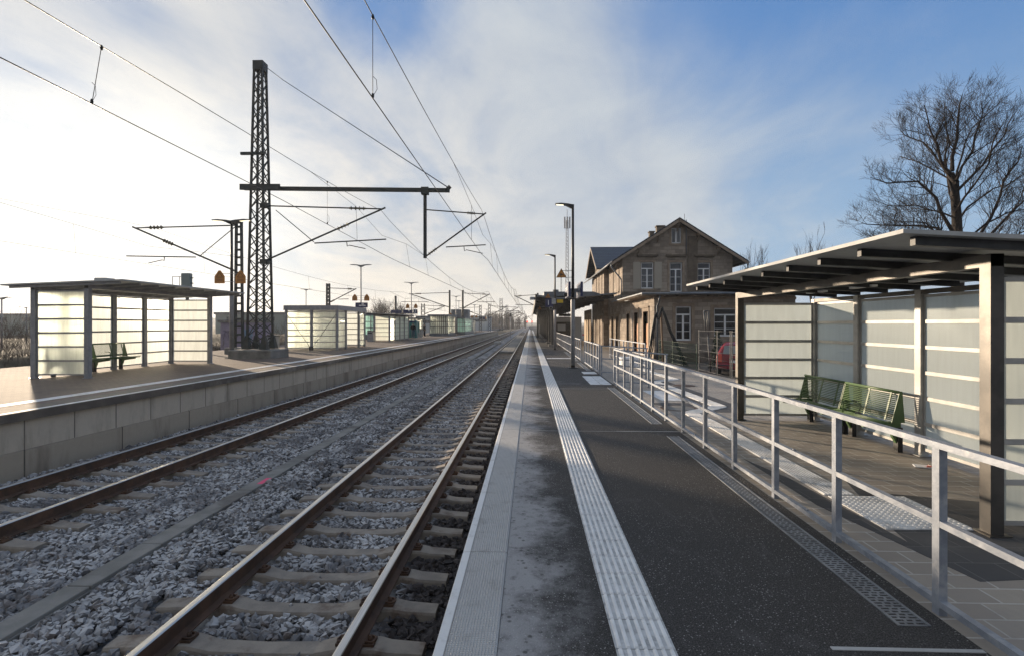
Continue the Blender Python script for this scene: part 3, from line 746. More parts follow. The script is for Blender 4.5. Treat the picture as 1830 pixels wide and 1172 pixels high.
# ------------------------------------------------------------------ railings
def railing(label, p0, p1, ys, zs=(1.10, 0.60, 0.09), foot=-0.16, zfall=0.0, wd=0.06, group='grey steel railings of the near platform'):
    p0, p1 = Vector((*p0, 0)), Vector((*p1, 0)); d = (p1 - p0); Ln = d.length; d.normalize()
    t = thing('platform_railing', label, 'railing', (p0.x, p0.y, 0), group)
    nm = ['top_rail', 'middle_rail', 'bottom_rail']
    for k, z in enumerate(zs):
        m = MB(); a, b_ = p0 - d * 0.02, p1 + d * 0.02
        m.beam((a.x, a.y, z - 0.02), (b_.x, b_.y, z - 0.02 + zfall), wd if k == 0 else 0.05, 0.04, 0)
        m.build(nm[k], M['rail_paint'], t)
    r = Vector((d.y, -d.x, 0))
    for s in ys:
        c = p0 + d * s; zt = zs[0] - 0.041 + zfall * s / Ln
        m = MB()
        q = [c - r * 0.026 - d * 0.03, c + r * 0.026 - d * 0.03, c + r * 0.026 + d * 0.03, c - r * 0.026 + d * 0.03]
        m.add([(v.x, v.y, foot + zfall * s / Ln) for v in q] + [(v.x, v.y, zt) for v in q], [(3, 2, 1, 0), (4, 5, 6, 7), (0, 1, 5, 4), (1, 2, 6, 5), (2, 3, 7, 6), (3, 0, 4, 7)])
        m.build('post', M['rail_paint'], t)
    if abs(d.y) > 0.9 and Ln > 6:                   # bolted splice sleeves on the rails
        for s in np.arange(1.6, Ln, 3.4):
            for k, z in enumerate(zs[:3]):
                c = p0 + d * (s + 0.25 * (k % 2)); MB().lathe([(0.014, -0.004), (0.014, 0.012), (0.007, 0.014)], (c.x, c.y, z), 8).build('bolt', M['steel'], t)
    return t
railing('long three bar railing along the asphalt, in front of the green benches', (2.63, 0.07), (2.63, 16.5), [0.0 + 1.13 * i for i in range(15)] + [16.43])
railing('short railing return closing the near end of the stair gap', (2.66, 16.62), (4.3, 16.62), [0.5, 1.05, 1.6], (1.08, 0.6, 0.10), -0.16, -0.14)
railing('railing beyond the stair gap, nearest to the first lamp post on its right', (2.60, 19.9), (2.60, 25.2), [0, 0.6, 1.6, 2.6, 3.6, 4.6, 5.28], foot=-0.2)
railing('short railing return at the far side of the stair gap', (2.64, 19.82), (4.4, 19.82), [0.03, 0.9, 1.7], (1.08, 0.6, 0.10), -0.2, -0.1)
railing('far railing behind the first lamp post, leading up to the canopy', (2.60, 27.2), (2.60, 52), [i * 1.2 for i in range(21)] + [24.8])
railing('railing of the lower ramp in front of the two oak doors', (5.35, 24.6), (5.05, 33.5), [0, 1.2, 2.4, 3.6, 4.8, 6.0, 7.2, 8.4, 8.88], (0.99, 0.47, 0.0), -0.3)
m = MB(); m.cbox((4.75, 27.2, -0.3), (6.2, 28.2, 0.16), 0.03); tag(m.build('stair_block', M['white']), 'concrete step block with sunlit white as its colour behind the stair gap railings', 'step block')  # white colour stands in for sun on the side of the ramp steps


# ------------------------------------------------------------------ wind shelters
def shelter(label, x_front, x_back, ys, z0, zf, zb, rows, postw, fm, gm, roof=None, roof_mat=None, end_far=True, end_near=True, end_bays=1, fascia=False, raft=9, rm=None, front_posts=None, group='frosted glass wind shelters', rmat=None, bm=None):
    bm = bm or fm
    t = thing('wind_shelter', label, 'shelter', ((x_front + x_back) / 2, ys[0], z0), group)
    s = 1 if x_back > x_front else -1; hp = postw / 2
    zt = lambda x: zf + (zb - zf) * (x - x_front) / (x_back - x_front)
    def post(x, y, ztop, fm=fm):
        m = MB(); m.box((x - hp, y - hp, z0), (x + hp, y + hp, ztop)); m.box((x - hp - .04, y - hp - .04, z0), (x + hp + .04, y + hp + .04, z0 + .012)); m.build('post', fm, t)
    for y in ys: post(x_back, y, zb, bm)
    for y in (front_posts or (ys[0], ys[-1])): post(x_front, y, zf)
    m = MB(); m.beam((x_front, ys[0] - hp, zf - 0.055), (x_front, ys[-1] + hp, zf - 0.055), postw * 0.96, 0.11); m.build('front_beam', fm, t)
    m = MB(); m.beam((x_back, ys[0] - hp, zb - 0.03), (x_back, ys[-1] + hp, zb - 0.03), postw * 0.9, 0.06); m.build('back_beam', fm, t)
    def wall(p, q, zlo, zhi, nm):                   # panes and cross bars of one bay between two posts
        p, q = Vector(p), Vector(q); d = (q - p).normalized(); a, b_ = p + d * (hp + 0.004), q - d * (hp + 0.004)
        h = (zhi - zlo) / rows; mb = MB()
        for k in range(rows + 1):
            z = zlo + h * k; mb.beam((a.x, a.y, z), (b_.x, b_.y, z), 0.036, 0.05 if 0 < k < rows else 0.04)
        for c in (a + d * 0.012, b_ - d * 0.012): mb.beam((c.x, c.y, zlo), (c.x, c.y, zhi), 0.022, 0.034, 0, (1, 0, 0))
        mb.build('glazing_bar', bm, t)
        pn = MB()
        for k in range(rows): pn.beam((a.x + d.x * .02, a.y + d.y * .02, zlo + h * (k + .5)), (b_.x - d.x * .02, b_.y - d.y * .02, zlo + h * (k + .5)), 0.010, h - 0.03)
        pn.build('pane', gm, t)
    zl = z0 + 0.10; zh = zb - 0.09
    for a, b_ in zip(ys, ys[1:]): wall((x_back, a, 0), (x_back, b_, 0), zl, zh, 'back')
    ends = ([ys[0]] if end_near else []) + ([ys[-1]] if end_far else [])
    for y in ends:
        xs = [x_front + (x_back - x_front) * i / end_bays for i in range(end_bays + 1)]
        for x in xs[1:-1]: post(x, y, zt(x))
        for a, b_ in zip(xs, xs[1:]): wall((a, y, 0), (b_, y, 0), zl, zh, 'end')
    if roof:
        (rx0, rz0), (rx1, rz1), ry0, ry1, th = roof
        m = MB(); m.prism([(rx0, rz0), (rx1, rz1), (rx1, rz1 - th), (rx0, rz0 - th)], 'Y', ry0, ry1); m.build('roof', rmat or [M['roofunder']], t)
        for i in range(raft):
            y = ry0 + 0.12 + (ry1 - ry0 - 0.24) * i / (raft - 1); g_ = 0.16 * (1 if rx1 > rx0 else -1)
            m = MB(); f_ = lambda x: rz0 + (rz1 - rz0) * (x - rx0) / (rx1 - rx0) - th
            m.prism([(rx0 + g_, f_(rx0 + g_) - 0.002), (rx1 - g_, f_(rx1 - g_) - 0.002), (rx1 - g_, f_(rx1 - g_) - 0.075), (rx0 + g_, f_(rx0 + g_) - 0.075)], 'Y', y - 0.03, y + 0.03); m.build('rafter', rm or M['dark_steel'], t)
    return t


YR = [4.79, 6.21, 7.63, 9.05, 10.39]
shR = shelter('large rimed glass shelter on the near platform, behind the railing, with two green benches', 4.09, 5.55, YR, 0.0, 2.47, 2.34, 6, 0.115, M['brushed'], M['frost_r'],
              roof=((3.02, 2.625), (5.95, 2.46), 4.35, 10.25, 0.035), raft=9, bm=M['bar_steel_lit'])
# under-roof lamps
for y in (6.9, 8.2, 9.5): MB().box((5.05, y - 0.28, 2.41), (5.13, y + 0.28, 2.44)).build('strip_lamp', M['white'], shR)
YA = [14.3, 15.7, 17.1, 18.5, 19.9]
shA = shelter('large frosted shelter at the left edge, with a slatted bench inside', -12.45, -14.0, YA, L, 2.97, 2.88, 6, 0.13, M['steel'], M['frost'],
              roof=((-11.25, 3.10), (-14.75, 2.97), 14.05, 20.25, 0.04), raft=9, rm=M['steel'])
m = MB(); m.cbox((-13.75, 16.0, 3.03), (-13.35, 16.4, 3.32), 0.02); m.build('roof_box', M['conc_lt'], shA)
# box shelter with braced end wall
def box_shelter(label, x0, x1, y0, y1, z0, zt):
    t = thing('wind_shelter', label, 'shelter', ((x0 + x1) / 2, y0, z0), 'frosted glass wind shelters')
    hp = 0.065
    def post(x, y):
        MB().box((x - hp, y - hp, z0), (x + hp, y + hp, zt - 0.28)).build('post', M['steel'], t)
    def wall(p, q):
        p, q = Vector((*p, 0)), Vector((*q, 0)); d = (q - p).normalized(); a, b_ = p + d * (hp + .004), q - d * (hp + .004); zl, zh, rows = z0 + .12, zt - .36, 6; h = (zh - zl) / rows
        mb = MB()
        for k in range(rows + 1): mb.beam((a.x, a.y, zl + h * k), (b_.x, b_.y, zl + h * k), .036, .05)
        mb.build('glazing_bar', M['steel'], t); pn = MB()
        for k in range(rows): pn.beam((a.x, a.y, zl + h * (k + .5)), (b_.x, b_.y, zl + h * (k + .5)), .01, h - .03)
        pn.build('pane', M['frost'], t)
    xm = (x0 + x1) / 2; yb = [y0, y0 + 1.45, y1 - 1.2, y1]; ybk = [y0, (2 * y0 + y1) / 3, (y0 + 2 * y1) / 3, y1]
    for x, y in [(x0, y0), (xm, y0), (x1, y0), (x1, yb[1]), (x1, yb[2]), (x1, y1), (xm, y1), (x0, y1), (x0, ybk[1]), (x0, ybk[2])]: post(x, y)
    for p, q in [((x0, y0), (xm, y0)), ((xm, y0), (x1, y0)), ((x1, y0), (x1, yb[1])), ((x1, yb[2]), (x1, y1)), ((x0, y1), (xm, y1)), ((xm, y1), (x1, y1))] + [((x0, a), (x0, b_)) for a, b_ in zip(ybk, ybk[1:])]: wall(p, q)
    m = MB(); m.box((x0 - .12, y0 - .12, zt - .28), (x1 + .12, y1 + .12, zt)); m.build('roof', M['steel'], t)
    for s in (-1, 1):
        m = MB(); m.tube([(xm + s * (xm - x0 - hp), y0 - .045, zt - .55), (xm + s * .1, y0 - .045, z0 + .2)], .012, 6); m.build('brace_rod', M['dark_steel'], t)
        m = MB(); m.tube([(x0 - .045 + .09, y0 + 2.2 + s * 1.9, zt - .6), (x0 + .045, y0 + 2.2 + s * .1, z0 + .3)], .012, 6); m.build('brace_rod', M['dark_steel'], t)
    m = MB(); m.box((xm - .12, y0 - .1, z0), (xm + .12, y0 - .066, z0 + .22)); m.build('brace_shoe', M['dark_steel'], t)
    return t
box_shelter('frosted box shelter with brace rods and a flat fascia roof beside the tall mast', -14.5, -11.45, 30.6, 35.7, L, 2.98)
shC = shelter('frosted shelter with its back to us, beside the tall grey bin', -14.0, -12.6, [46.4, 48.2, 50.0, 51.8, 53.6], L, 2.75, 2.70, 6, 0.13, M['steel'], M['frost'], roof=((-15.2, 2.95), (-11.9, 2.78), 46.1, 53.9, 0.04), raft=8)
shD = shelter('small distant frosted shelter beyond the glazed stair tower', -12.3, -10.7, [93.5, 96, 98.5, 101], L, 2.75, 2.70, 6, 0.13, M['steel'], M['frost'], roof=((-13.3, 2.9), (-10.2, 2.8), 93, 101.5, 0.04), raft=8)
shE = shelter('pale frosted shelter on the far side of the platform behind the man in black', -17.2, -16.0, [72, 74.5, 77], L, 2.75, 2.70, 6, 0.13, M['steel'], M['frost'], roof=((-17.6, 2.9), (-15.4, 2.8), 71.6, 77.4, 0.04), raft=4)


# ------------------------------------------------------------------ benches
def bench(label, ln, group):
    """wire bench hung on two brackets: seat looks along -X, length along Y"""
    t = thing('slatted_bench', label, 'bench', (0, 0, 0), group)
    m = MB()                                        # backrest wires
    bp = lambda k: (0.06 + 0.10 * k, 0.46 + 0.42 * k)  # k 0..1 up the back (x grows to the rear)
    for i in range(15):
        x, z = bp((i + .6) / 15.2); m.tube([(x, 0.02, z), (x, ln - .02, z)], .0075, 6)
    m.build('backrest', M['green'], t)
    m = MB(); x, z = bp(1.0); m.tube([(x, 0, z), (x, ln, z)], .018, 8)
    m.build('top_tube', M['green'], t)
    for y in (0.0, ln):
        m = MB(); e = 0.006
        m.prism([(0.05, 0.44), (0.165, 0.89), (0.20, 0.89), (0.235, 0.44)], 'Y', y - e, y + e); m.build('side_plate', M['green'], t)
    for f_ in (.12, .5): MB().beam((0.06, ln * f_, .46), (0.16, ln * f_, .88), .012, .03, 0, (0, 1, 0)).build('back_strut', M['green'], t)
    m = MB()
    for i in range(16):
        x = -0.40 + i * 0.029; m.tube([(x, 0.0, .43 + .012 * math.cos(i / 3)), (x, ln, .43 + .012 * math.cos(i / 3))], .0085 if i else .018, 6)
    m.box((-0.38, 0.0, .40), (0.04, ln, .414)); m.build('seat', M['green'], t)
    m = MB()                                         # arm loop
    m.tube([(-0.10, ln - .36, .44), (-0.10, ln - .36, .60), (-0.06, ln - .36, .62), (0.08, ln - .36, .62)], .011, 6); m.build('arm_loop', M['green'], t)
    for y in (0.10, ln - .10):
        m = MB(); m.prism([(-0.30, .36), (-0.30, .398), (0.06, .398), (0.06, .44), (0.235, .44), (0.235, .13), (0.17, .13), (0.12, .22), (0.10, .30), (-0.16, .34)], 'Y', y - .025, y + .025); m.build('bracket', M['green'], t)
        m = MB(); m.box((0.175, y - .05, 0.0), (0.245, y + .05, .36)); m.build('foot_bracket', M['black'], t)
    return t
bn = bench('green wire bench in the near shelter, the closer one, its end plate facing us', 1.28, 'slatted wall benches')
bn.location = (5.15, 7.73, 0)
dup(bn, (5.15, 9.04, 0), None, 'green wire bench in the near shelter, the one further from the camera')
dup(bn, (-13.72, 15.98, L), math.pi, 'dark green slatted bench behind the near end wall of the large left shelter')
dup(bn, (-13.72, 17.42, L), math.pi, 'dark green slatted bench in the large left shelter, its seat end standing clear')
m = MB(); m.prism([(5.0, 6.98), (5.18, 6.93), (5.21, 7.05), (5.06, 7.12)], 'Z', 0.0, 0.012); m.prism([(5.12, 6.95), (5.18, 6.94), (5.19, 7.02)], 'Z', 0.012, 0.03, 1)
tag(m.build('litter_wrapper', [M['white'], M['carlamp']]), 'crumpled white and red wrapper on the pavers under the bench', 'litter')


# ------------------------------------------------------------------ lamps
def lamp_post(label, x, y, z0, h, arms, far=False, group=None, reach=0.75):
    t = thing('lamp_post', label, 'lamp post', (x, y, z0), group)
    m = MB()
    if far: m.tube([(x, y, z0), (x, y, z0 + h)], [.07, .05], 8)
    else:
        m.tube([(x, y, z0), (x, y, z0 + 2.9)], .085, 12); m.tube([(x, y, z0 + 2.86), (x, y, z0 + h)], [.065, .052], 12)
        m.cbox((x - .2, y - .2, z0), (x + .2, y + .2, z0 + .025), .004)
    m.build('pole', M['steel'] if far else M['dark_steel'], t)
    if not far:
        m = MB(); m.lathe([(.09, 0.12), (.09, 2.9), (.085, 2.92)], (x, y, z0), 12); m.build('lower_sleeve', M['steel'], t)
    for s in arms:
        m = MB(); zt = z0 + h
        m.prism([(x - s * .04, zt - .10), (x - s * .05, zt + .02), (x + s * .22, zt + .07), (x + s * (reach - .25), zt + .10), (x + s * reach, zt + .085), (x + s * reach, zt + .05), (x + s * .32, zt + .01), (x + s * .06, zt - .12)][::int(s)], 'Y', y - .11, y + .11)
        hd = m.build('lamp_head', M['dark_steel'] if not far else M['steel'], t)
        if not far:
            m = MB(); m.beam((x + s * .40, y, zt + .012), (x + s * (reach - .04), y, zt + .044), .16, .012); m.build('lens', M['led'], hd)
    return t
lampN = lamp_post('tall single arm lamp post on the near platform carrying the blue name signs, lamp lit', 1.82, 22.55, 0, 6.95, (-1,), group='lamp posts of the near platform')
lampF = lamp_post('further single arm lamp post on the near platform, carrying the platform number 1', 1.80, 38.5, 0, 6.9, (-1,), group='lamp posts of the near platform')
dbl = 'double arm lamp posts of the opposite platform'
p = P(414, 640, z=L); lamp_post('double lamp post beside the tall lattice mast, two amber signs on it', p.x, p.y, L, 1.85 + (VY - 393) * p.y / F - L, (-1, 1), False, dbl, 0.85)
LP = [(645, 475, 42.0, 'double lamp post behind the braced box shelter, two amber signs below its arms'), (735, 506, 60.0, 'double lamp post above the platform sign with the number 2'),
      (547, 518, 74.0, 'double lamp post on the far platforms, above the braced box shelter roof'), (815, 530, 88.0, 'double lamp post rising behind the glazed stair tower'),
      (820, 538, 112.0, 'faint double lamp post just right of the glazed stair tower'), (848, 545, 104.0, 'double lamp post beyond the small distant shelter'), (870, 553, 136.0, 'distant double lamp post between the masts at the platform end')]
for (u, v, Y, lb) in LP:
    q = P(u, v, Y=Y); lamp_post(lb, q.x, q.y, L, q.z - L, (-1, 1), True, dbl, 0.85)
for (u, v, Y, lb) in ((3, 533, 42, 'lone lamp post at the far left picture edge among the bare shrubs'), (47, 549, 60, 'small distant street lamp half hidden by the left shelter')):
    q = P(u, v, Y=Y); lamp_post(lb, q.x, q.y, -0.9, q.z + 0.9, (1 if u < 20 else -1,), True, 'street lamps beyond the tracks', 0.8)


# ------------------------------------------------------------------ signs
def textmesh(s, size, mt, parent, loc, rot, name='lettering', ext=0.003):
    c = bpy.data.curves.new('txt', 'FONT'); c.body = s; c.size = size; c.align_x = 'CENTER'; c.align_y = 'CENTER'; c.extrude = ext
    o = bpy.data.objects.new('txt', c); COL.objects.link(o); me = bpy.data.meshes.new_from_object(o); bpy.data.objects.remove(o)
    me.materials.clear(); me.materials.append(mt); me.name = name
    o = bpy.data.objects.new(name, me); COL.objects.link(o)
    off = Vector((0, 0, 0)); p = parent
    while p is not None: off += p.location; p = p.parent
    o.parent = parent; o.location = Vector(loc) - off; o.rotation_euler = rot; return o
FACE = (R(90), 0, 0)
def tri_sign(label, u, v, Y, side, xp, grp):         # triangle warning sign on two thin brackets from a pole at xp
    c = P(u, v, Y=Y); h = side * .866; t = thing('warning_sign', label, 'warning sign', c, grp); e = .006
    T = lambda k: [(c.x - side / 2 * k, c.z - h / 3 * k), (c.x + side / 2 * k, c.z - h / 3 * k), (c.x, c.z + 2 * h / 3 * k)]
    MB().prism(T(1), 'Y', Y - e, Y + e).build('border', M['amber_dk'], t)
    MB().prism(T(.84), 'Y', Y - e - .006, Y - e).build('panel', M['amber'], t)
    m = MB(); y0 = Y - e - .012; y1 = Y - e - .006; k = side
    m.prism([(c.x - .16 * k, c.z - .10 * k), (c.x - .16 * k, c.z + .08 * k), (c.x + .02 * k, c.z + .10 * k), (c.x + .17 * k, c.z - .02 * k), (c.x + .20 * k, c.z - .10 * k), (c.x + .05 * k, c.z - .06 * k), (c.x - .05 * k, c.z - .14 * k)], 'Y', y0, y1); m.build('pictogram', M['amber_dk'], t)
    m = MB()
    for z in (c.z + h * .42, c.z - h * .30): m.tube([(c.x, Y + .02, z), (xp, Y + .02, z)], .014, 6)
    m.build('bracket', M['steel_lt'], t); return t
tri_sign('amber triangular warning sign held beside the nearer lamp post', 1003.2, 491, 22.55, 0.46, 1.82, 'amber warning triangles')
tri_sign('smaller looking amber triangle above the platform number 1', 979.3, 529.8, 38.5, 0.42, 1.80, 'amber warning triangles')
tri_sign('faint amber triangle hanging under the canopy edge', 964.5, 551, 52.0, 0.42, 1.9, 'amber warning triangles')

def name_sign(label, x, y, z, ln, h, sx):            # name board along the track, seen at a slant
    t = thing('station_name_sign', label, 'name sign', (x, y, z), 'blue station name boards'); e = .05
    MB().cbox((x - e, y - ln / 2, z - h / 2), (x + e, y + ln / 2, z + h / 2), .012).build('board', M['blue'], t)
    m = MB()                                         # pale lettering too small to read
    xx = x - e - .004; wds = (.9, .6, .35, .75, .5)
    for r, (zz, hh, n_) in enumerate(((z + h * .10, h * .26, 7), (z - h * .22, h * .12, 9))):
        yy = y + ln * .40
        for k in range(n_):
            wk = ln * (.075 if r == 0 else .045); gap = ln * (.03 if r == 0 else .018)
            m.box((xx, yy - wk, zz - hh / 2), (xx + .003, yy, zz + hh / 2)) if k % 3 else (m.box((xx, yy - wk * .3, zz - hh / 2), (xx + .003, yy, zz + hh / 2)), m.box((xx, yy - wk, zz + hh * .3), (xx + .003, yy - wk * .31, zz + hh / 2)))
            yy -= wk + gap
    m.build('lettering', M['white'], t)
    MB().box((x + e * sx, y - .06, z - .08), (1.82 - sx * .06, y + .06, z + .08)).build('bracket', M['steel'], t)
    return t
name_sign('blue station name board on the track side of the nearer lamp post', 1.60, 22.45, 3.30, 1.9, .60, 1)
name_sign('blue station name board on the building side of the nearer lamp post', 2.10, 22.45, 3.30, 1.9, .60, -1)

c = P(981.5, 541.5, Y=38.3); t = thing('platform_number_sign', 'dark blue square sign with white number 1 on the further lamp post', 'platform sign', c)
MB().cbox((c.x - .28, c.y - .03, c.z - .30), (c.x + .28, c.y + .03, c.z + .30), .006).build('panel', M['blue'], t)
textmesh('1', .50, M['white'], t, (c.x - .06, c.y - .036, c.z), FACE, 'digit')
m = MB(); m.box((1.86, 38.25, 3.35), (1.55, 38.45, 3.75)); tag(m.build('junction_box', M['steel_lt']), 'grey junction box strapped to the further lamp post beside the number 1', 'junction box')
m = MB(); q = P(1001, 538.5, Y=38.4); m.cbox((q.x - .22, q.y - .02, q.z - .12), (q.x + .22, q.y + .02, q.z + .12), .005); m.beam((1.82, 38.42, q.z), (q.x - .2, 38.42, q.z), .03, .03); tag(m.build('yellow_plate', M['yellow']), 'small yellow plate fixed to the further lamp post', 'notice plate')

def speaker(label, u, v, Y, r, grp):
    c = P(u, v, Y=Y); t = thing('loudspeaker', label, 'loudspeaker', c, grp)
    MB().lathe([(r * .4, r * 1.1), (r * .55, r * .9), (r * .95, 0.0), (r, -r * .1), (r * .8, -r * .1)], c, 16, 0, 'Y').build('horn', M['steel_lt'], t)
    MB().lathe([(r * .79, -r * .11), (r * .3, -r * .12)], c, 16, 0, 'Y').build('grille', M['black'], t)
    MB().tube([c, c + Vector((0.1, .05, -r * 1.3)), Vector((1.82 if Y < 30 else 1.8, Y, c.z - r * 1.4))], .012, 6).build('bracket', M['steel_lt'], t); return t
speaker('round horn loudspeaker on the nearer lamp post below the name boards', 1011, 527, 22.3, .10, 'horn loudspeakers')
speaker('round horn loudspeaker on the further lamp post below the number 1', 984.5, 550.5, 38.2, .12, 'horn loudspeakers')

def house_sign(label, u, v, Y, wd, grp='amber gabled warning boards'):
    c = P(u, v, Y=Y); h = wd * 1.25; t = thing('warning_board', label, 'warning sign', c, grp); s = wd / 2
    pl = lambda k: [(c.x - s * k, c.z - h * .5 * k), (c.x + s * k, c.z - h * .5 * k), (c.x + s * k, c.z + h * .05 * k), (c.x + s * .2 * k, c.z + h * .5 * k), (c.x - s * .2 * k, c.z + h * .5 * k), (c.x - s * k, c.z + h * .05 * k)]
    MB().prism(pl(1), 'Y', Y - .01, Y + .01).build('panel', M['amber'], t)
    m = MB(); q = s * .62
    for a, b_ in (((c.x - q, c.z - h * .02), (c.x + q, c.z - h * .02)), ((c.x - q, c.z - h * .02), (c.x, c.z + h * .34)), ((c.x + q, c.z - h * .02), (c.x, c.z + h * .34))): m.beam((a[0], Y - .013, a[1]), (b_[0], Y - .013, b_[1]), .005, wd * .05)
    for k in range(2): m.box((c.x - q, Y - .015, c.z - h * (.2 + .12 * k)), (c.x + q, Y - .0105, c.z - h * (.2 + .12 * k) + h * .035))
    m.build('marking', M['amber_dk'], t); return c
YL = P(414, 640, z=L).y
def pair(u0, u1, v, Y, wd, la, lb):
    a = house_sign(la, u0, v, Y, wd); b_ = house_sign(lb, u1, v, Y, wd)
    m = MB()
    for dz in (-.45, .35): m.tube([(a.x, Y + .03, a.z + wd * dz), (b_.x, Y + .03, b_.z + wd * dz)], .014, 6)
    tag(m.build('sign_bracket', M['steel']), 'thin cross brackets holding the amber boards ' + ' '.join(la.split(' board ')[-1].split()[:8]), 'sign bracket')
pair(392.5, 430, 495.5, YL - .12, .46, 'left amber gabled board on the lamp post beside the lattice mast', 'right amber gabled board seen against the narrow frame mast')
pair(634, 655.5, 532, 41.9, .42, 'left amber gabled board above the braced box shelter', 'right amber gabled board above the braced box shelter')
pair(728.5, 743, 547, 59.9, .42, 'left amber gabled board above the number 2 sign', 'right amber gabled board above the number 2 sign')
house_sign('amber gabled board on the pole at the slatted stair house', 805, 563, 78.5, .5)
pair(843.5, 851.5, 565.5, 103.9, .38, 'left small amber board above the small distant shelter', 'right small amber board above the small distant shelter')
house_sign('small amber board furthest along the opposite platform', 868, 568, 132, .45)

def board(label, u0, u1, v0, v1, Y, name, txt=None, lines=0):
    a, b_ = P(u0, v1, Y=Y), P(u1, v0, Y=Y); t = thing(name, label, 'platform sign', ((a.x + b_.x) / 2, Y, a.z))
    MB().cbox((a.x, Y - .06, a.z), (b_.x, Y + .06, b_.z), .01).build('panel', M['blue'], t)
    if txt: textmesh(txt, (b_.z - a.z) * .95, M['white'], t, ((a.x + b_.x) / 2, Y - .064, (a.z + b_.z) / 2), FACE, 'digit')
    if lines:
        m = MB(); wd = b_.x - a.x; hh = b_.z - a.z
        for (x0, x1, zz, h) in ((.52, .70, .70, .12), (.30, .52, .42, .10), (.55, .86, .42, .10))[:lines]: m.box((a.x + wd * x0, Y - .064, a.z + hh * (zz - h)), (a.x + wd * x1, Y - .0605, a.z + hh * (zz + h)))
        m.build('lettering', M['white'], t)
    return t
board('blue station name board under the lamp behind the braced box shelter', 635.5, 657, 541, 550, 41.8, 'station_name_sign', None, 3)
board('long dark departure display hung left of the number 2', 699, 717.5, 554, 560, 59.8, 'departure_display')
board('long dark departure display hung next to the number 2', 721, 737.5, 554, 560.5, 59.8, 'departure_display', None, 1)
board('dark blue square sign with white number 2 on the opposite platform', 738.8, 746, 553, 560.5, 59.8, 'platform_number_sign', '2')
board('small dark blue sign beyond the small distant shelter', 857, 862, 567, 571, 118, 'platform_sign')
board('second small dark blue sign beyond the small distant shelter', 863, 867, 567, 571, 118, 'platform_sign')


# ------------------------------------------------------------------ overhead line masts
def insulator(m, p, q, n, r, mi=0):
    p, q = Vector(p), Vector(q)
    m.tube([p, q], r * .45, 8, mi)
    for k in range(n):
        c = p + (q - p) * ((k + .5) / n); d = (q - p).normalized() * (r * .22)
        m.tube([c - d, c, c + d], [r * .5, r, r * .5], 8, mi)
def cantilever(t, mx, Y, z1, z2, tip, reg_a, reg_b, st=None, r=.035, strut=None, arm=True):
    """hinged bracket in the plane y=Y: top tube, diagonal tube, registration tube, steady arm"""
    s = 1 if tip[0] > mx else -1
    T = lambda a: (a[0], Y, a[1])
    m = MB(); m.tube([(mx, Y, z1), T(tip)], r * .8, 6); m.tube([(mx, Y, z2), (tip[0] + s * .12, Y, tip[1] + .06)], r, 8)
    m.tube([T(reg_a), T(reg_b)], r * .75, 6)
    if strut: m.tube([T(strut[0]), T(strut[1])], r * .5, 6)
    if arm:
        xa = reg_a[0] + (reg_b[0] - reg_a[0]) * .45; za = reg_a[1] + (reg_b[1] - reg_a[1]) * .45
        m.tube([(xa, Y, za), (xa + s * .03, Y, za - .22), (xa + s * .12, Y, za - .17), (xa + s * .85, Y, za - .33)], r * .5, 6)
    c = m.build('cantilever', M['mast'], t)
    m = MB(); a, b_ = Vector((mx, Y, z1)), Vector(T(tip)); insulator(m, a + (b_ - a) * .72, a + (b_ - a) * .86, 4, r * 2.4); m.build('insulator', M['insul'], c)
    m = MB(); a = Vector((mx, Y, z2)); f0, f1 = (.62, .72) if abs(tip[0] - mx) > 4.5 else (.06, .2); insulator(m, a + (b_ - a) * f0, a + (b_ - a) * f1, 4, r * 2.4); m.build('insulator', M['insul'], c)
    return c


def lattice(m, cx, cy, z0, z1, w0, w1, n, leg=.07, brace=.035, sides=4, d0=None, d1=None, horiz=False):
    d0 = d0 or w0; d1 = d1 or w1
    f = lambda k: k / n
    W = lambda k: (w0 + (w1 - w0) * f(k)) / 2; D = lambda k: (d0 + (d1 - d0) * f(k)) / 2; Z = lambda k: z0 + (z1 - z0) * f(k)
    for sx in (-1, 1):
        for sy in (-1, 1): m.beam((cx + sx * W(0), cy + sy * D(0), z0), (cx + sx * W(n), cy + sy * D(n), z1), leg, leg, 0, (0, 1, 0))
    for k in range(n):
        a, b_ = k, k + 1
        for sy in (-1, 1):
            if horiz: m.beam((cx - W(a), cy + sy * D(a), Z(a)), (cx + W(a), cy + sy * D(a), Z(a)), brace * 1.3, brace * 2, 0)
            else:
                m.beam((cx - W(a), cy + sy * D(a), Z(a)), (cx + W(b_), cy + sy * D(b_), Z(b_)), brace, brace, 0, (0, 1, 0)); m.beam((cx + W(a), cy + sy * D(a), Z(a)), (cx - W(b_), cy + sy * D(b_), Z(b_)), brace, brace, 0, (0, 1, 0))
        if sides == 4 and not horiz:
            for sx in (-1, 1):
                q = 1 if (k + (sx > 0)) % 2 else -1
                m.beam((cx + sx * W(a), cy - q * D(a), Z(a)), (cx + sx * W(b_), cy + q * D(b_), Z(b_)), brace, brace, 0, (1, 0, 0))


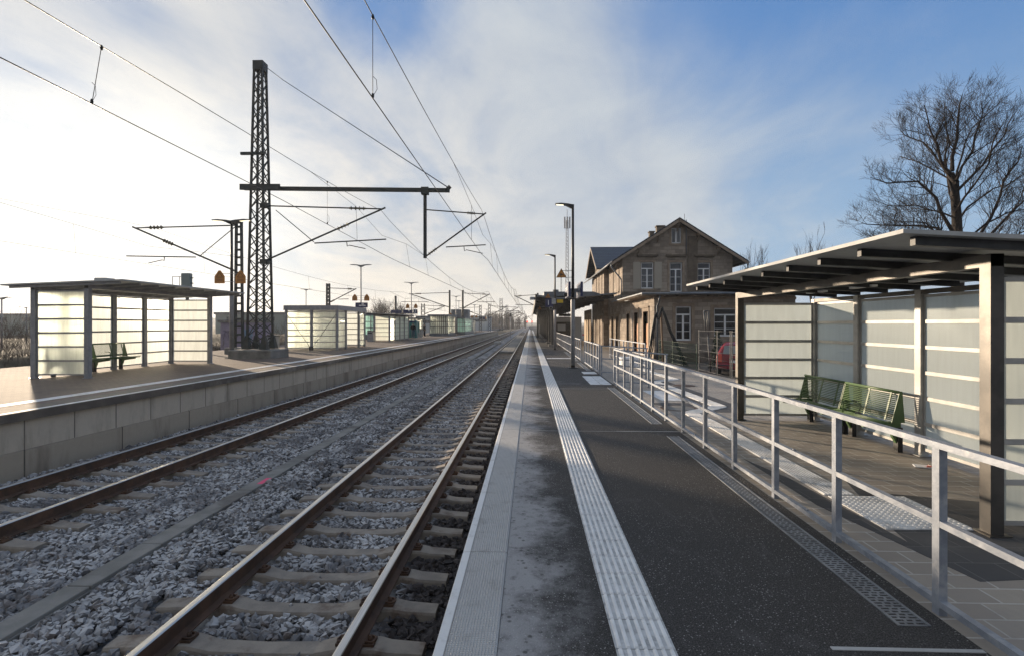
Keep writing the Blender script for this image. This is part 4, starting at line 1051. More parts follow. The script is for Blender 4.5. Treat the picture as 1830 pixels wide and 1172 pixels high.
YM = 23.6
mp = P(465, 640, Y=YM)
t = thing('catenary_mast', 'tall lattice steel mast with a long cross arm reaching over both tracks', 'catenary mast', (mp.x, YM, L))
mx = mp.x; mtop = 1.85 + (VY - 104) * YM / F
MB().cbox((mx - 1.0, YM - .9, L - .2), (mx + .95, YM + .85, L + .38), .04).build('foundation', M['conc'], t)
m = MB(); lattice(m, mx, YM, L + .4, mtop - .35, .80, .37, 22, .085, .036)
for sx in (-1, 1):
    for sy in (-1, 1):
        a, b_ = mx + sx * .40, YM + sy * .40
        m.add([(a - .17, b_ - .17, L + .4), (a + .17, b_ - .17, L + .4), (a + .17, b_ + .17, L + .4), (a - .17, b_ + .17, L + .4), (a - .06, b_ - .06, L + 1.0), (a + .06, b_ - .06, L + 1.0), (a + .06, b_ + .06, L + 1.0), (a - .06, b_ + .06, L + 1.0)], [(0, 1, 5, 4), (1, 2, 6, 5), (2, 3, 7, 6), (3, 0, 4, 7), (4, 5, 6, 7)])
m.build('lattice', M['mast'], t)
m = MB(); m.box((mx - .235, YM - .235, mtop - .40), (mx + .235, YM + .235, mtop)); m.build('head_frame', M['mast'], t)
m = MB(); zz = P(470, 341, Y=YM).z; xe = P(806, 345, Y=YM).x; ze = P(806, 345, Y=YM).z
m.beam((mx - .52, YM - .42, zz), (xe, YM - .42, ze), .15, .165); m.beam((mx - .62, YM - .58, zz + .02), (mx + 1.2, YM - .58, zz), .08, .26); m.beam((mx - .6, YM - .55, P(0, 287, Y=YM).z), (mx + .5, YM - .55, P(0, 287, Y=YM).z), .1, .12)
m.tube([(xe - .15, YM - .42, ze), (xe + .03, YM - .42, ze + .18)], .09, 6)
m.build('cross_arm', M['mast'], t)
m = MB()
for dy in (-.06, .06): m.tube([(mx + .3, YM - .2, P(478, 122, Y=YM).z), (mx + .3 + (xe - mx) * .1, YM - .25, P(510, 148, Y=YM).z), (xe - .05, YM - .42 + dy, ze + .12)], .016, 5)
m.build('stay_rope', M['steel_lt'], t)
m = MB(); xd = P(763, 400, Y=YM).x; zb_ = P(763, 464, Y=YM).z; m.beam((xd, YM - .42, ze - .08), (xd, YM - .42, zb_), .13, .13, 0, (0, 1, 0)); m.box((xd - .16, YM - .55, ze - .18), (xd + .16, YM - .3, ze + .14)); m.build('drop_post', M['mast'], t)
q = lambda u, v: (P(u, v, Y=YM - .5).x, P(u, v, Y=YM - .5).z)
cantilever(t, mx + .4, YM - .5, q(0, 372)[1], q(0, 470)[1], q(684, 374), q(562, 435), q(690, 428), strut=(q(493, 376), q(561, 433)), r=.04)
m = MB()
for z in (q(0, 372)[1], q(0, 470)[1]): m.box((mx + .3, YM - .62, z - .1), (mx + .66, YM - .38, z + .1))
m.build('hinge_plate', M['mast'], t)
q = lambda u, v: (P(u, v, Y=YM - .42).x, P(u, v, Y=YM - .42).z)
cantilever(t, xd, YM - .42, q(0, 381)[1], q(0, 463)[1], q(864, 383), q(797, 442), q(868, 438), r=.035)

# flat frame mast of the third track
YH = 26.5; p = P(427, 600, Y=YH); t = thing('catenary_mast', 'narrow frame mast with ladder-like rungs and a bracket reaching left', 'catenary mast', (p.x, YH, L))
MB().cbox((p.x - .55, YH - .4, L - .2), (p.x + .6, YH + .5, L + .33), .03).build('foundation', M['conc'], t)
m = MB(); zt_ = 1.85 + (VY - 392) * YH / F
for sx in (-1, 1): m.beam((p.x + sx * .20, YH, L + .3), (p.x + sx * .13, YH, zt_), .085, .16, 0, (0, 1, 0))
for k in range(16):
    z = L + .6 + k * (zt_ - L - .7) / 15.5; m.box((p.x - .17, YH - .05, z - .05), (p.x + .17, YH + .05, z + .05))
m.box((p.x - .16, YH - .09, zt_ - .12), (p.x + .16, YH + .09, zt_ + .05)); m.build('frame', M['mast'], t)
q = lambda u, v: (P(u, v, Y=YH).x, P(u, v, Y=YH).z)
cantilever(t, p.x - .15, YH, q(0, 406)[1], q(0, 487)[1], q(241, 408), q(350, 460), q(226, 458), strut=(q(356, 459), q(420, 406)), r=.045)


def mast(label, u, vtop, Y, w_, arms, lat=True, zbase=L, group='distant catenary masts', reach=None):
    """arms: list of (u_tip, v_tip, v_low, u_reg0, u_reg1, v_reg) brackets in photo points of the mast's own plane"""
    p = P(u, vtop, Y=Y); t = thing('catenary_mast', label, 'catenary mast', (p.x, Y, zbase), group)
    m = MB()
    if lat: lattice(m, p.x, Y, zbase, p.z, w_ * 1.35, w_, max(6, int((p.z - zbase) / (w_ * 1.5))), .09, .05, 2, .3, .3)
    else: m.tube([(p.x, Y, zbase), (p.x, Y, p.z)], [w_ * .5, w_ * .42], 10)
    m.build('lattice' if lat else 'pole', M['mast'], t)
    for (ut, vt, vl, r0, r1, vr) in arms:
        q = lambda a, b_: (P(a, b_, Y=Y).x, P(a, b_, Y=Y).z)
        s = 1 if ut > u else -1
        cantilever(t, p.x + s * w_ * .4, Y, q(0, vt)[1], q(0, vl)[1], q(ut, vt + .5), q(r0, vr), q(r1, vr - .4), r=.045 + Y * .0002, arm=False)
    return t
mast('small ladder-like mast behind the braced box shelter with one bracket', 586.5, 507, 62, .30, [(635, 516.5, 542, 605, 623, 535)])
mast('round pole mast on the opposite platform with a bracket reaching left', 803.5, 519, 80, .34, [(733, 525, 550, 766, 717, 540)], False)
mast('round pole mast just right of its twin, with a bracket reaching right', 827, 519, 80, .34, [(874, 526, 551, 853, 885, 540)], False)
mast('lattice mast at the end of the opposite platform, tallest of the distant ones', 895.5, 533, 124, .55, [(926, 549, 566, 905, 928, 556)])
mast('slim lattice mast right of the tallest distant one', 906.5, 545, 172, .5, [(931, 556, 567, 912, 930, 559)])
mast('lattice mast with two rows of openings left of the tallest distant one', 874.5, 543, 112, .42, [(905, 548, 564, 880, 902, 557)])
mast('lattice mast behind the small blue signs', 858.5, 545, 118, .42, [(822, 550, 564, 845, 826, 557)])
mast('thin distant mast halfway between the platforms and the haze', 917.5, 551, 210, .5, [(934, 559, 568, 921, 935, 562)])
mast('thick distant mast just left of the red signals', 924.2, 555, 190, .8, [(936, 560, 569, 926, 936, 563)])
mast('lattice mast behind the vending machine with thin side brackets', 756, 543, 100, .6, [(795, 547, 562, 765, 790, 553)])
mast('bare round pole above the dark departure displays', 707, 529, 84, .4, [], False)
mast('very distant mast far down the line, third from the red signals', 931, 561, 300, .6, [(941, 565, 571, 933, 941, 567)])
mast('very distant mast far down the line, second from the red signals', 936.5, 565, 380, .6, [(943, 568, 573, 938, 943, 570)])
mast('very distant mast far down the line beside the red signals', 951, 561, 300, .6, [(943, 565, 572, 949, 941, 567)], zbase=-.9)
mast('mast hidden behind the canopy, only its bracket showing left of the roof edge', 961, 524, 75, .3, [(921, 529, 549, 953, 921, 545)], False, 0)

# signals
def signal(label, u, v0, v1, Y, zb, wd, lamp=None):
    a, b_ = P(u, v1, Y=Y), P(u, v0, Y=Y); t = thing('railway_signal', label, 'railway signal', (a.x, Y, zb), 'railway signals')
    MB().tube([(a.x, Y, zb), (a.x, Y, a.z)], .07, 8).build('post', M['steel'], t)
    MB().cbox((a.x - wd / 2, Y - .12, a.z), (a.x + wd / 2, Y + .12, b_.z), .03).build('head', M['dark_steel'], t)
    if lamp: MB().lathe([(wd * .55, -.14), (wd * .55, -.13)], (a.x, Y, (a.z + b_.z) / 2), 10, 0, 'Y').build('lamp', M['redlamp'], t)
signal('dark headed signal on a slim post between the two tracks', 912.2, 560, 566, 110, -.8, .46)
signal('red lit signal far down the line, left of two', 942.4, 573, 577, 260, -.8, .6, True)
signal('red lit signal far down the line, right of two', 950.6, 573, 577, 270, -.8, .6, True)
t = thing('railway_signal', 'grey green backed signal cabinet with a cage rising behind the left shelter roof', 'railway signal', (-20, 29.5, -.6), 'railway signals')
a, b_ = P(327, 523, Y=29.5), P(342.5, 489, Y=29.5); t.location.x = (a.x + b_.x) / 2
MB().cbox((a.x, 29.3, a.z - .3), (b_.x, 29.6, b_.z), .03).build('head', M['shed'], t)
m = MB(); xm = (a.x + b_.x) / 2; m.tube([(xm, 29.5, -.6), (xm, 29.5, a.z)], .09, 8); m.build('post', M['steel'], t)
m = MB()
for x in (a.x - .48, a.x - .06): m.tube([(x, 29.3, a.z - .3), (x, 29.3, b_.z - .2)], .018, 5)
m.tube([(a.x - .48, 29.3, b_.z - .2), (a.x, 29.3, b_.z - .2)], .018, 5)
for k in range(3): m.box((b_.x, 29.4, a.z + .2 + k * .3), (b_.x + .12, 29.5, a.z + .25 + k * .3))
m.build('cage', M['dark_steel'], t)

# wires -------------------------------------------------------------
def overhead(label, sup, xm, xc, drops, zc=4.95, zsup=6.95, sag=1.05, rm=.0075, rc=.0085, stitch=True, extra=()):
    """sup: support stations; xm, xc give the sideways position of messenger and contact wire at y"""
    t = thing('overhead_line', label, 'overhead line', (xc(20), 20, zc), 'overhead lines')
    def zm(y):
        for a, b_ in zip(sup, sup[1:]):
            if a <= y <= b_: h = (b_ - a) / 2; return zsup - sag + sag * ((y - (a + b_) / 2) / h) ** 2
        return zsup
    ys = [y for y in np.arange(sup[0], sup[-1] + .1, 2.0)]
    far = lambda y: 1 + max(0, y - 15) / 32
    def wire(nm, fx, fz, r, ys): MB().tube([(fx(y), y, fz(y)) for y in ys], [r * far(y) for y in ys], 5).build(nm, M['wire'], t)
    wire('messenger_wire', xm, zm, rm, ys); wire('contact_wire', xc, lambda y: zc, rc, ys)
    for y in drops:
        m = MB(); f_ = far(y) * .55; m.tube([(xm(y), y, zm(y)), (xc(y) * .5 + xm(y) * .5 , y, (zm(y) + zc) / 2), (xc(y), y, zc)], .0055 * f_ * 1.6, 5)
        if y < 30:
            for (xx, zz) in ((xm(y), zm(y) - .02), (xc(y), zc + .03)): m.lathe([(.012, -.035), (.022, 0), (.012, .035)], (xx, y, zz), 6)
            m.tube([(xc(y), y, zc + .02), (xc(y) + .06, y, zc + .12), (xc(y) + .05, y, zc + .25), (xc(y), y, zc + .3)], .004, 4)
        m.build('dropper', M['wire'], t)
    if stitch:
        for s in sup[1:-1]:
            yy = [s - 9, s - 4.5, s, s + 4.5, s + 9]; zz = [zm(s - 9), zm(s) - .75, zm(s) - 1.05, zm(s) - .75, zm(s + 9)]
            m = MB(); m.tube([(xm(y), y, z) for y, z in zip(yy, zz)], [.006 * far(y) for y in yy], 4)
            for k in (1, 3): m.tube([(xm(yy[k]), yy[k], zz[k]), (xc(yy[k]), yy[k], zc)], .005 * far(s), 4)
            m.build('stitch_wire', M['wire'], t)
xmR = lambda y: -2.16
overhead('overhead line with contact and messenger wires above the nearer track', [-33, YM, 76, 134, 192, 250, 320], lambda y: -2.16, lambda y: -2.16 + (.12 if y > YM else 0), [7.1, -6, 33, 42, 50, 58, 67, 88, 98, 108, 122])
def xl(y): return -6.02 if y < 10 else -6.02 - .62 * (y - 10) / (YM - 10) if y < YM else cx_left(y) - .1
def xlc(y): return -6.16 if y < 12 else -6.16 - .38 * (y - 12) / (YM - 12) if y < YM else cx_left(y) + .1
overhead('overhead line above the further track, passing in front of the tall mast', [-33, YM, 80, 138, 196, 250, 320], xl, xlc, [7.14, -6, 16, 33, 42, 50, 58, 67, 90, 100, 110, 122], 4.95, 6.95, 1.45)
overhead('faint overhead line above the track beyond the opposite platform', [-33, YH, 82, 140, 200, 260], lambda y: -19.8, lambda y: -19.7, [0, 8, 16, 36, 46, 56, 66, 92, 106, 120], 4.95, 6.95, .9, .005, .006)


# ------------------------------------------------------------------ station building
GZ = -0.25; CX, CY = 7.73, 33.0; GY = 44.3; GX1 = 16.85; FX = CX
tb = thing('station_building', 'old two storey sandstone station building with a low wing in front', 'station building', (CX, CY, GZ))
def window(t, axis, c0, c1, z0, z1, plane, sub=2, rows=3, trans=.24, surround=.17, lintel=None, gl='win', depth=.16, shutters=False, frame=M['white'], sill=True):
    """axis 'X': opening in a wall facing -Y at y=plane; axis 'Y': wall facing -X at x=plane"""
    def B(m, a0, a1, d0, d1, zz0, zz1):
        if axis == 'X': m.box((a0, plane + d0, zz0), (a1, plane + d1, zz1))
        else: m.box((plane + d0, a0, zz0), (plane + d1, a1, zz1))
    s = surround
    m = MB(); B(m, c0 - s, c0, -.035, .15, z0, z1 + s); B(m, c1, c1 + s, -.035, .15, z0, z1 + s); B(m, c0, c1, -.035, .15, z1, z1 + s)
    if sill: B(m, c0 - s - .04, c1 + s + .04, -.07, .15, z0 - .15, z0)
    m.build('window_surround', M['sill'], t)
    if lintel:
        m = MB(); B(m, c0 - s - .14, c1 + s + .14, -.30, .05, z1 + lintel, z1 + lintel + .14); B(m, c0 - s - .07, c1 + s + .07, -.14, .05, z1 + lintel - .07, z1 + lintel); m.build('cornice', M['stain'], t)
    m = MB(); f_ = .075; d = depth - .09
    B(m, c0, c0 + f_, d, depth, z0, z1); B(m, c1 - f_, c1, d, depth, z0, z1); B(m, c0 + f_, c1 - f_, d, depth, z0, z0 + f_ * 1.4); B(m, c0 + f_, c1 - f_, d, depth, z1 - f_, z1)
    zt_ = z1 - (z1 - z0) * trans
    if trans: B(m, c0 + f_, c1 - f_, d - .01, depth, zt_ - .045, zt_ + .045)
    top = zt_ - .045 if trans else z1 - f_
    for k in range(1, sub): x = c0 + (c1 - c0) * k / sub; B(m, x - .055, x + .055, d - .005, depth, z0 + f_ * 1.4, top)
    xs = [c0 + (c1 - c0) * k / sub for k in range(sub + 1)]
    for a, b_ in zip(xs, xs[1:]):
        for k in range(1, rows): z = z0 + f_ + (top - z0 - f_) * k / rows; B(m, a + .06, b_ - .06, d + .02, depth, z - .016, z + .016)
    fr = m.build('window', frame, t)
    m = MB(); B(m, c0 + .01, c1 - .01, depth - .05, depth - .03, z0 + .01, z1 - .01); m.build('glazing', M[gl], fr)
    if shutters:
        for (a, b_) in ((c0 - .06 - .60, c0 - .06), (c1 + .06, c1 + .66)):
            m = MB(); B(m, a, b_, -.085, -.04, z0 - .02, z1 + .02)
            n = 16
            for k in range(n): z = z0 + .1 + (z1 - z0 - .2) * k / n; B(m, a + .07, b_ - .07, -.105, -.085, z, z + (z1 - z0 - .2) / n * .62)
            for zz in (z0, (z0 + z1) / 2, z1 - .07): B(m, a, b_, -.11, -.085, zz, zz + .07)
            m.build('shutter', M['shutter'], t)


def wall_with_holes(name, axis, a0, a1, z0, z1, plane, th, holes, mt, t, poly_top=None):
    """stone wall, real openings cut as a grid of boxes; holes are (b0, b1, zb0, zb1)"""
    xs = sorted(set([a0, a1] + [h for q in holes for h in q[:2]])); zs = sorted(set([z0, z1] + [h for q in holes for h in q[2:]]))
    m = MB()
    for x0, x1 in zip(xs, xs[1:]):
        run = None
        cells = []
        for s0, s1 in zip(zs, zs[1:]):
            inside = any(h[0] <= x0 + 1e-6 and x1 <= h[1] + 1e-6 and h[2] <= s0 + 1e-6 and s1 <= h[3] + 1e-6 for h in holes)
            if inside: run = None
            elif run: run[1] = s1
            else: run = [s0, s1]; cells.append(run)
        for s0, s1 in cells:
            if axis == 'X': m.box((x0, plane, s0), (x1, plane + th, s1))
            else: m.box((plane, x0, s0), (plane + th, x1, s1))
    if poly_top: m.prism(poly_top, 'Y', plane, plane + th)
    return m.build(name, mt, t)
# wing: gable end towards us at y=CY, track side at x=CX
WT = 3.70; wy = CY; q = lambda u, v, Y: (P(u, v, Y=Y).x, P(u, v, Y=Y).z)
w1 = (*sorted((q(1207.5, 0, wy)[0], q(1235.5, 0, wy)[0])), q(0, 607, wy)[1], q(0, 549, wy)[1])
w2 = (q(1276, 0, wy)[0], q(1276, 0, wy)[0] + 1.42, q(0, 600, wy)[1], q(0, 552, wy)[1])
wall_with_holes('wing_end_wall', 'X', CX + .0, 16.4, -.6, WT, wy, .4, [w1, w2], M['ashlar'], tb)
for wv in (w1, w2): window(tb, 'X', wv[0], wv[1], wv[2], wv[3], wy, 2, 3, .24, .20, None, 'win', .2)
m = MB(); m.box((CX - .05, wy - .05, -.6), (16.42, wy - .002, .12)); m.build('plinth', M['stain'], tb)
m = MB(); m.box((CX - .06, wy - .07, WT - .30), (16.42, wy - .002, WT - .14)); m.build('wing_cornice', M['sill'], tb)
fac = lambda u: FX * F / (u - UX)
doors = [(34.55, 36.05, GZ, 2.72), (37.75, 39.2, GZ, 2.72)]
dk = [(41.1, 42.2, GZ, 2.7)]
wall_with_holes('wing_track_wall', 'Y', CY + .4, GY, -.6, WT, CX, .45, doors + dk, M['ashlar'], tb)
for (a, b_, z0, z1) in doors:
    m = MB(); s = .24
    m.box((CX - .05, a - s, z0), (CX + .2, a, z1 + s)); m.box((CX - .05, b_, z0), (CX + .2, b_ + s, z1 + s)); m.box((CX - .05, a, z1), (CX + .2, b_, z1 + s)); m.box((CX - .10, a - s - .05, z1 + s), (CX + .1, b_ + s + .05, z1 + s + .1)); m.build('door_surround', M['sill'], tb)
    m = MB(); m.box((CX + .16, a, z0), (CX + .22, b_, z0 + 2.15))
    for k in range(2):
        ya = a + (b_ - a) * (k * .5 + .06); yb = a + (b_ - a) * (k * .5 + .44)
        for za, zb in ((.15, .75), (.9, 2.0)): m.box((CX + .142, ya, z0 + za), (CX + .16, yb, z0 + zb))
    d = m.build('door', M['door'], tb)
    m = MB(); m.tube([(CX + .10, (a + b_) / 2 - .05, z0 + 1.05), (CX + .11, (a + b_) / 2 - .16, z0 + 1.05)], .014, 6); m.box((CX + .10, (a + b_) / 2 - .07, z0 + .95), (CX + .142, (a + b_) / 2 - .03, z0 + 1.15)); m.build('handle', M['dark_steel'], d)
    m = MB(); m.box((CX + .28, a, z0 + 2.15), (CX + .34, b_, z1)); m.build('transom_light', M['frost'], tb)
for (a, b_, z0, z1) in dk:
    m = MB(); m.box((CX + .3, a, z0), (CX + .36, b_, z1)); m.build('door', M['shutter_br'], tb)
    m = MB(); s = .2; m.box((CX - .05, a - s, z0), (CX + .2, a, z1 + s)); m.box((CX - .05, b_, z0), (CX + .2, b_ + s, z1 + s)); m.box((CX - .05, a, z1), (CX + .2, b_, z1 + s)); m.build('door_surround', M['sill'], tb)
# wing roof: flat zinc sheet with overhang and small rafter ends
m = MB(); m.prism([(CX - .92, WT + .02), (CX - .92, WT + .10), (16.6, WT + .20), (16.6, WT + .02)], 'Y', CY - .75, GY - .002); rf = m.build('wing_roof', M['zinc'], tb)
m = MB(); m.tube([(CX - .95, CY - .80, WT + .03), (16.6, CY - .80, WT + .03)], .075, 10); m.build('gutter', M['zinc'], rf)
m = MB()
for k in range(26):
    y = CY - .5 + k * .44; m.box((CX - .88, y - .045, WT - .10), (CX + .0, y + .045, WT + .02))
m.build('rafter_ends', M['sill'], rf)
m = MB()
for k in range(9): x = CX + .5 + k * .95; m.box((x - .05, CY - .70, WT - .10), (x + .05, CY, WT + .02))
m.build('rafter_ends', M['sill'], rf)
m = MB(); m.box((CX - .70, CY + 4.9, WT - .13), (CX - .56, CY + 6.4, WT - .10)); m.build('strip_lamp', M['white'], rf)
# down pipes
q = lambda u, v, Y: tuple(P(u, v, Y=Y))
m = MB(); m.tube([q(1179, 530, CY - .8), q(1177.5, 540, CY - .5), q(1174.5, 548, CY - .12), q(1174.5, 560, CY - .1), q(1174.5, 655, CY - .1)], .055, 8); m.build('down_pipe', M['zinc'], tb)
# main block
ZE = 7.55; ap = P(1213, 396, Y=GY); AX, AZ = 12.35, ap.z; ov = 1.0
up = lambda u: P(u, 0, Y=GY).x; zz_ = lambda v: P(0, v, Y=GY).z
ups = [(up(1145.5), up(1168), zz_(519), zz_(474)), (up(1197), up(1219), zz_(525), zz_(474.5)), (up(1246.5), up(1269.5), zz_(519), zz_(475))]
att = (up(1200), up(1217.2), zz_(442), zz_(415.5))
wall_with_holes('gable_wall', 'X', FX, GX1, -.6, ZE, GY, .45, ups, M['ashlar'], tb)
hw = GX1 - FX; slope = (AZ - ZE) / (hw / 2); AXc = (FX + GX1) / 2
pt = lambda x: AZ - abs(x - AXc) * slope
m = MB(); (x0, x1, z0, z1) = att
m.prism([(FX, ZE), (x0, ZE), (x0, pt(x0))], 'Y', GY, GY + .45); m.prism([(x1, ZE), (GX1, ZE), (x1, pt(x1))], 'Y', GY, GY + .45)
m.prism([(x0, ZE), (x1, ZE), (x1, z0), (x0, z0)], 'Y', GY, GY + .45)
m.prism([(x0, z1), (x1, z1), (x1, pt(x1)), (AXc, AZ), (x0, pt(x0))] if x0 < AXc < x1 else [(x0, z1), (x1, z1), (x1, pt(x1)), (x0, pt(x0))], 'Y', GY, GY + .45)
m.build('gable', M['ashlar'], tb)
for k, (a, b_, z0, z1) in enumerate(ups): window(tb, 'X', a, b_, z0, z1, GY, 2, 3, .23, .2, .50, 'win_sky', .2, shutters=(k == 0))
window(tb, 'X', *att, GY, 2, 1, 0, .18, None, 'win_sky', .2)
m = MB(); m.box((up(1229), GY - .14, -.6), (up(1246), GY - .002, pt(up(1246)) - .2)); m.build('chimney_breast', M['stain'], tb)
m = MB(); m.box((FX - .06, GY - .10, zz_(529)), (GX1, GY - .002, zz_(524.5))); m.build('string_course', M['stain'], tb)
m = MB(); m.tube([(up(1226), GY - .07, zz_(462)), (up(1226), GY - .07, zz_(402))], .04, 6); m.build('vent_pipe', M['zinc'], tb)
# track side of the main block, with the projecting cross gable further along
YP0, YP1, YE = 52.2, 60.6, 66.0
lowwin = [(46.3, 47.5, GZ, 2.6), (48.9, 50.1, GZ, 2.6)]
sh_up = [(46.0, 47.1, 4.75, 6.85), (49.2, 50.3, 4.75, 6.85)]
wall_with_holes('track_wall', 'Y', GY + .45, YP0, -.6, ZE, FX, .45, lowwin, M['ashlar'], tb)
for (a, b_, z0, z1) in lowwin:
    m = MB(); m.box((FX + .3, a, z0), (FX + .36, b_, z1)); m.build('door', M['shutter_br'], tb)
    m = MB(); s = .2; m.box((FX - .05, a - s, z0), (FX + .2, a, z1 + s)); m.box((FX - .05, b_, z0), (FX + .2, b_ + s, z1 + s)); m.box((FX - .05, a, z1), (FX + .2, b_, z1 + s)); m.build('door_surround', M['sill'], tb)
def closed_shutter(x, a, b_, z0, z1):
    m = MB(); s = .18; m.box((x - .06, a - s, z0), (x, a, z1 + s)); m.box((x - .06, b_, z0), (x, b_ + s, z1 + s)); m.box((x - .06, a, z1), (x, b_, z1 + s)); m.box((x - .16, a - s - .1, z1 + s + .12), (x, b_ + s + .1, z1 + s + .24)); m.box((x - .10, a - s, z0 - .12), (x, b_ + s, z0)); m.build('window_surround', M['sill'], tb)
    m = MB(); mid = (a + b_) / 2
    for u0, u1 in ((a, mid - .01), (mid + .01, b_)):
        m.box((x - .045, u0, z0), (x - .002, u1, z1))
        for k in range(14): z = z0 + .08 + (z1 - z0 - .16) * k / 14; m.box((x - .06, u0 + .06, z), (x - .045, u1 - .06, z + .09))
    m.build('shutter', M['shutter_br'], tb)
for q_ in sh_up: closed_shutter(FX, *q_)
PX = FX - .45
m = MB(); m.box((PX, YP0, -.6), (FX + .45, YP1, ZE)); ym = (YP0 + YP1) / 2; m.prism([(YP0, ZE), (YP1, ZE), (ym, ZE + 2.35)], 'X', PX, FX + .45); m.build('projecting_bay', M['ashlar'], tb)
for a in (53.6, 55.9, 58.1): closed_shutter(PX, a, a + 1.05, 4.75, 6.85)
for a in (53.4, 55.6, 57.8):
    m = MB(); m.box((PX - .05, a - .2, GZ), (PX - .002, a, 2.8)); m.box((PX - .05, a + 1.2, GZ), (PX - .002, a + 1.4, 2.8)); m.box((PX - .05, a, 2.6), (PX - .002, a + 1.2, 2.8)); m.build('door_surround', M['sill'], tb)
    m = MB(); m.box((PX - .03, a, GZ), (PX - .002, a + 1.2, 2.6)); m.build('door', M['shutter_br'], tb)
m = MB(); m.box((FX, YP1, -.6), (FX + .45, YE, ZE)); m.box((FX + .45, YE - .45, -.6), (GX1, YE, ZE)); m.box((GX1 - .45, GY + .45, -.6), (GX1, YE - .45, ZE)); m.prism([(FX, ZE), (GX1, ZE), (AXc, AZ)], 'Y', YE - .45, YE); m.build('rear_walls', M['ashlar'], tb)
# roofs
th = .14; ovg = .75
def slab(m, pts, th, mi=0):
    vs = [Vector(p) for p in pts]; m.add([p for p in vs] + [p + Vector((0, 0, th)) for p in vs], [(3, 2, 1, 0), (4, 5, 6, 7), (0, 1, 5, 4), (1, 2, 6, 5), (2, 3, 7, 6), (3, 0, 4, 7)], mi)
zl = lambda x: AZ + .06 - abs(x - AXc) * slope
m = MB()
for s in (-1, 1):
    xe_ = AXc + s * (hw / 2 + ov); slab(m, [(AXc, GY - ovg, zl(AXc)), (xe_, GY - ovg, zl(xe_)), (xe_, YE + ovg, zl(xe_)), (AXc, YE + ovg, zl(AXc))], th)
rfm = m.build('roof', M['tile'], tb)
m = MB()                                             # barge boards and purlin ends under the verge
for s in (-1, 1):
    xe_ = AXc + s * (hw / 2 + ov); m.beam((AXc, GY - ovg + .02, zl(AXc) - .10), (xe_, GY - ovg + .02, zl(xe_) - .10), .05, .20, 0)
    for k in (.36, .72): x = AXc + s * hw / 2 * k; m.box((x - .09, GY - ovg + .05, zl(x) - .26), (x + .09, GY, zl(x) - .06)); m.beam((x, GY - ovg + .1, zl(x) - .28), (x, GY, zl(x) - .75), .09, .09)
m.box((AXc - .09, GY - ovg + .05, zl(AXc) - .30), (AXc + .09, GY, zl(AXc) - .10)); m.beam((AXc, GY - .6, zl(AXc) - .32), (AXc, GY, zl(AXc) - .85), .09, .09)
m.build('barge_board', M['sill'], rfm)
m = MB(); m.tube([(AXc - hw / 2 - ov - .05, GY - ovg, zl(FX - ov) - .02), (AXc - hw / 2 - ov - .05, YP0 - .5, zl(FX - ov) - .02)], .075, 8); m.build('gutter', M['zinc'], rfm)
m = MB(); xg = AXc + hw / 2 + ov + .05; m.tube([(xg, GY - ovg, zl(xg)), (xg, YE, zl(xg))], .075, 8); m.build('gutter', M['zinc'], rfm)
m = MB(); xg0 = FX - ov - .02; zg = zl(FX - ov); m.tube([(xg0, GY - .55, zg - .05), (xg0, GY - .55, zg - .35), (FX - .12, GY - .12, zg - 1.35), (FX - .10, GY - .10, zg - 1.6), (FX - .10, GY - .10, WT + .2)], .055, 8); m.build('down_pipe', M['zinc'], tb)
m = MB(); m.tube([(xg, GY - .5, zl(xg)), (xg, GY - .5, zl(xg) - .45), (GX1 + .08, GY - .1, zl(xg) - .95), (GX1 + .08, GY - .1, WT)], .055, 8); m.build('down_pipe', M['zinc'], tb)
m = MB(); RZ = ZE + 2.45                              # cross gable roof over the bay
for s, ye in ((-1, YP0 - .8), (1, YP1 + .8)):
    za = RZ; zb = RZ - (ym - YP0 + .8) * 2.35 / (ym - YP0)
    slab(m, [(PX - .85, ym, za), (PX - .85, ye, zb), (AXc - 1.2, ye, zb), (AXc - 1.2, ym, za)], th)
cr = m.build('cross_roof', M['tile'], tb)
m = MB()
for s, ye in ((-1, YP0 - .8), (1, YP1 + .8)): m.beam((PX - .83, ym, RZ - .1), (PX - .83, ye, RZ - .1 - (ym - YP0 + .8) * 2.35 / (ym - YP0)), .05, .2, 0)
m.build('barge_board', M['sill'], cr)
for (x, y, wd, ztop) in ((12.75, 52.0, .75, 11.42), (13.05, 57.0, .5, 11.75)):
    h = ztop - zl(x)
    m = MB(); m.cbox((x - wd / 2, y - .3, zl(x) - .2), (x + wd / 2, y + .3, zl(x) + h), .02); m.cbox((x - wd / 2 - .07, y - .37, zl(x) + h), (x + wd / 2 + .07, y + .37, zl(x) + h + .12), .02); m.build('chimney', M['stain'], rfm)
m = MB(); xa_ = up(1226.5); m.tube([(xa_, GY + .5, zl(xa_)), (xa_, GY + .5, zl(xa_) + 1.15)], .018, 5); m.build('lightning_rod', M['dark_steel'], rfm)

# ------------------------------------------------------------------ platform canopy
tc = thing('platform_canopy', 'long dark platform canopy on curved ribs in front of the station building', 'canopy', (1.9, 44, 0))
C0, C1 = 44.0, 112.0
m = MB(); m.prism([(.42, 4.22), (2.6, 3.98), (7.25, 4.42), (7.25, 4.52), (2.6, 4.10), (.42, 4.36)], 'Y', C0, C1); m.build('roof', M['zinc'], tc)
m = MB(); m.prism([(.40, 3.72), (.52, 3.72), (.52, 4.40), (.40, 4.40)], 'Y', C0, C1); m.build('fascia', M['dark_steel'], tc)
m = MB(); m.box((1.2, 46.5, 4.36), (5.6, 60, 4.75)); m.prism([(5.6, 4.36), (6.6, 4.4), (5.6, 4.75)], 'Y', 46.5, 60); m.build('roof_box', M['zinc'], tc)
m = MB(); m.cbox((2.05, 47.5, 4.5), (2.55, 48.1, 5.0), .03); m.build('vent_box', M['zinc'], tc)
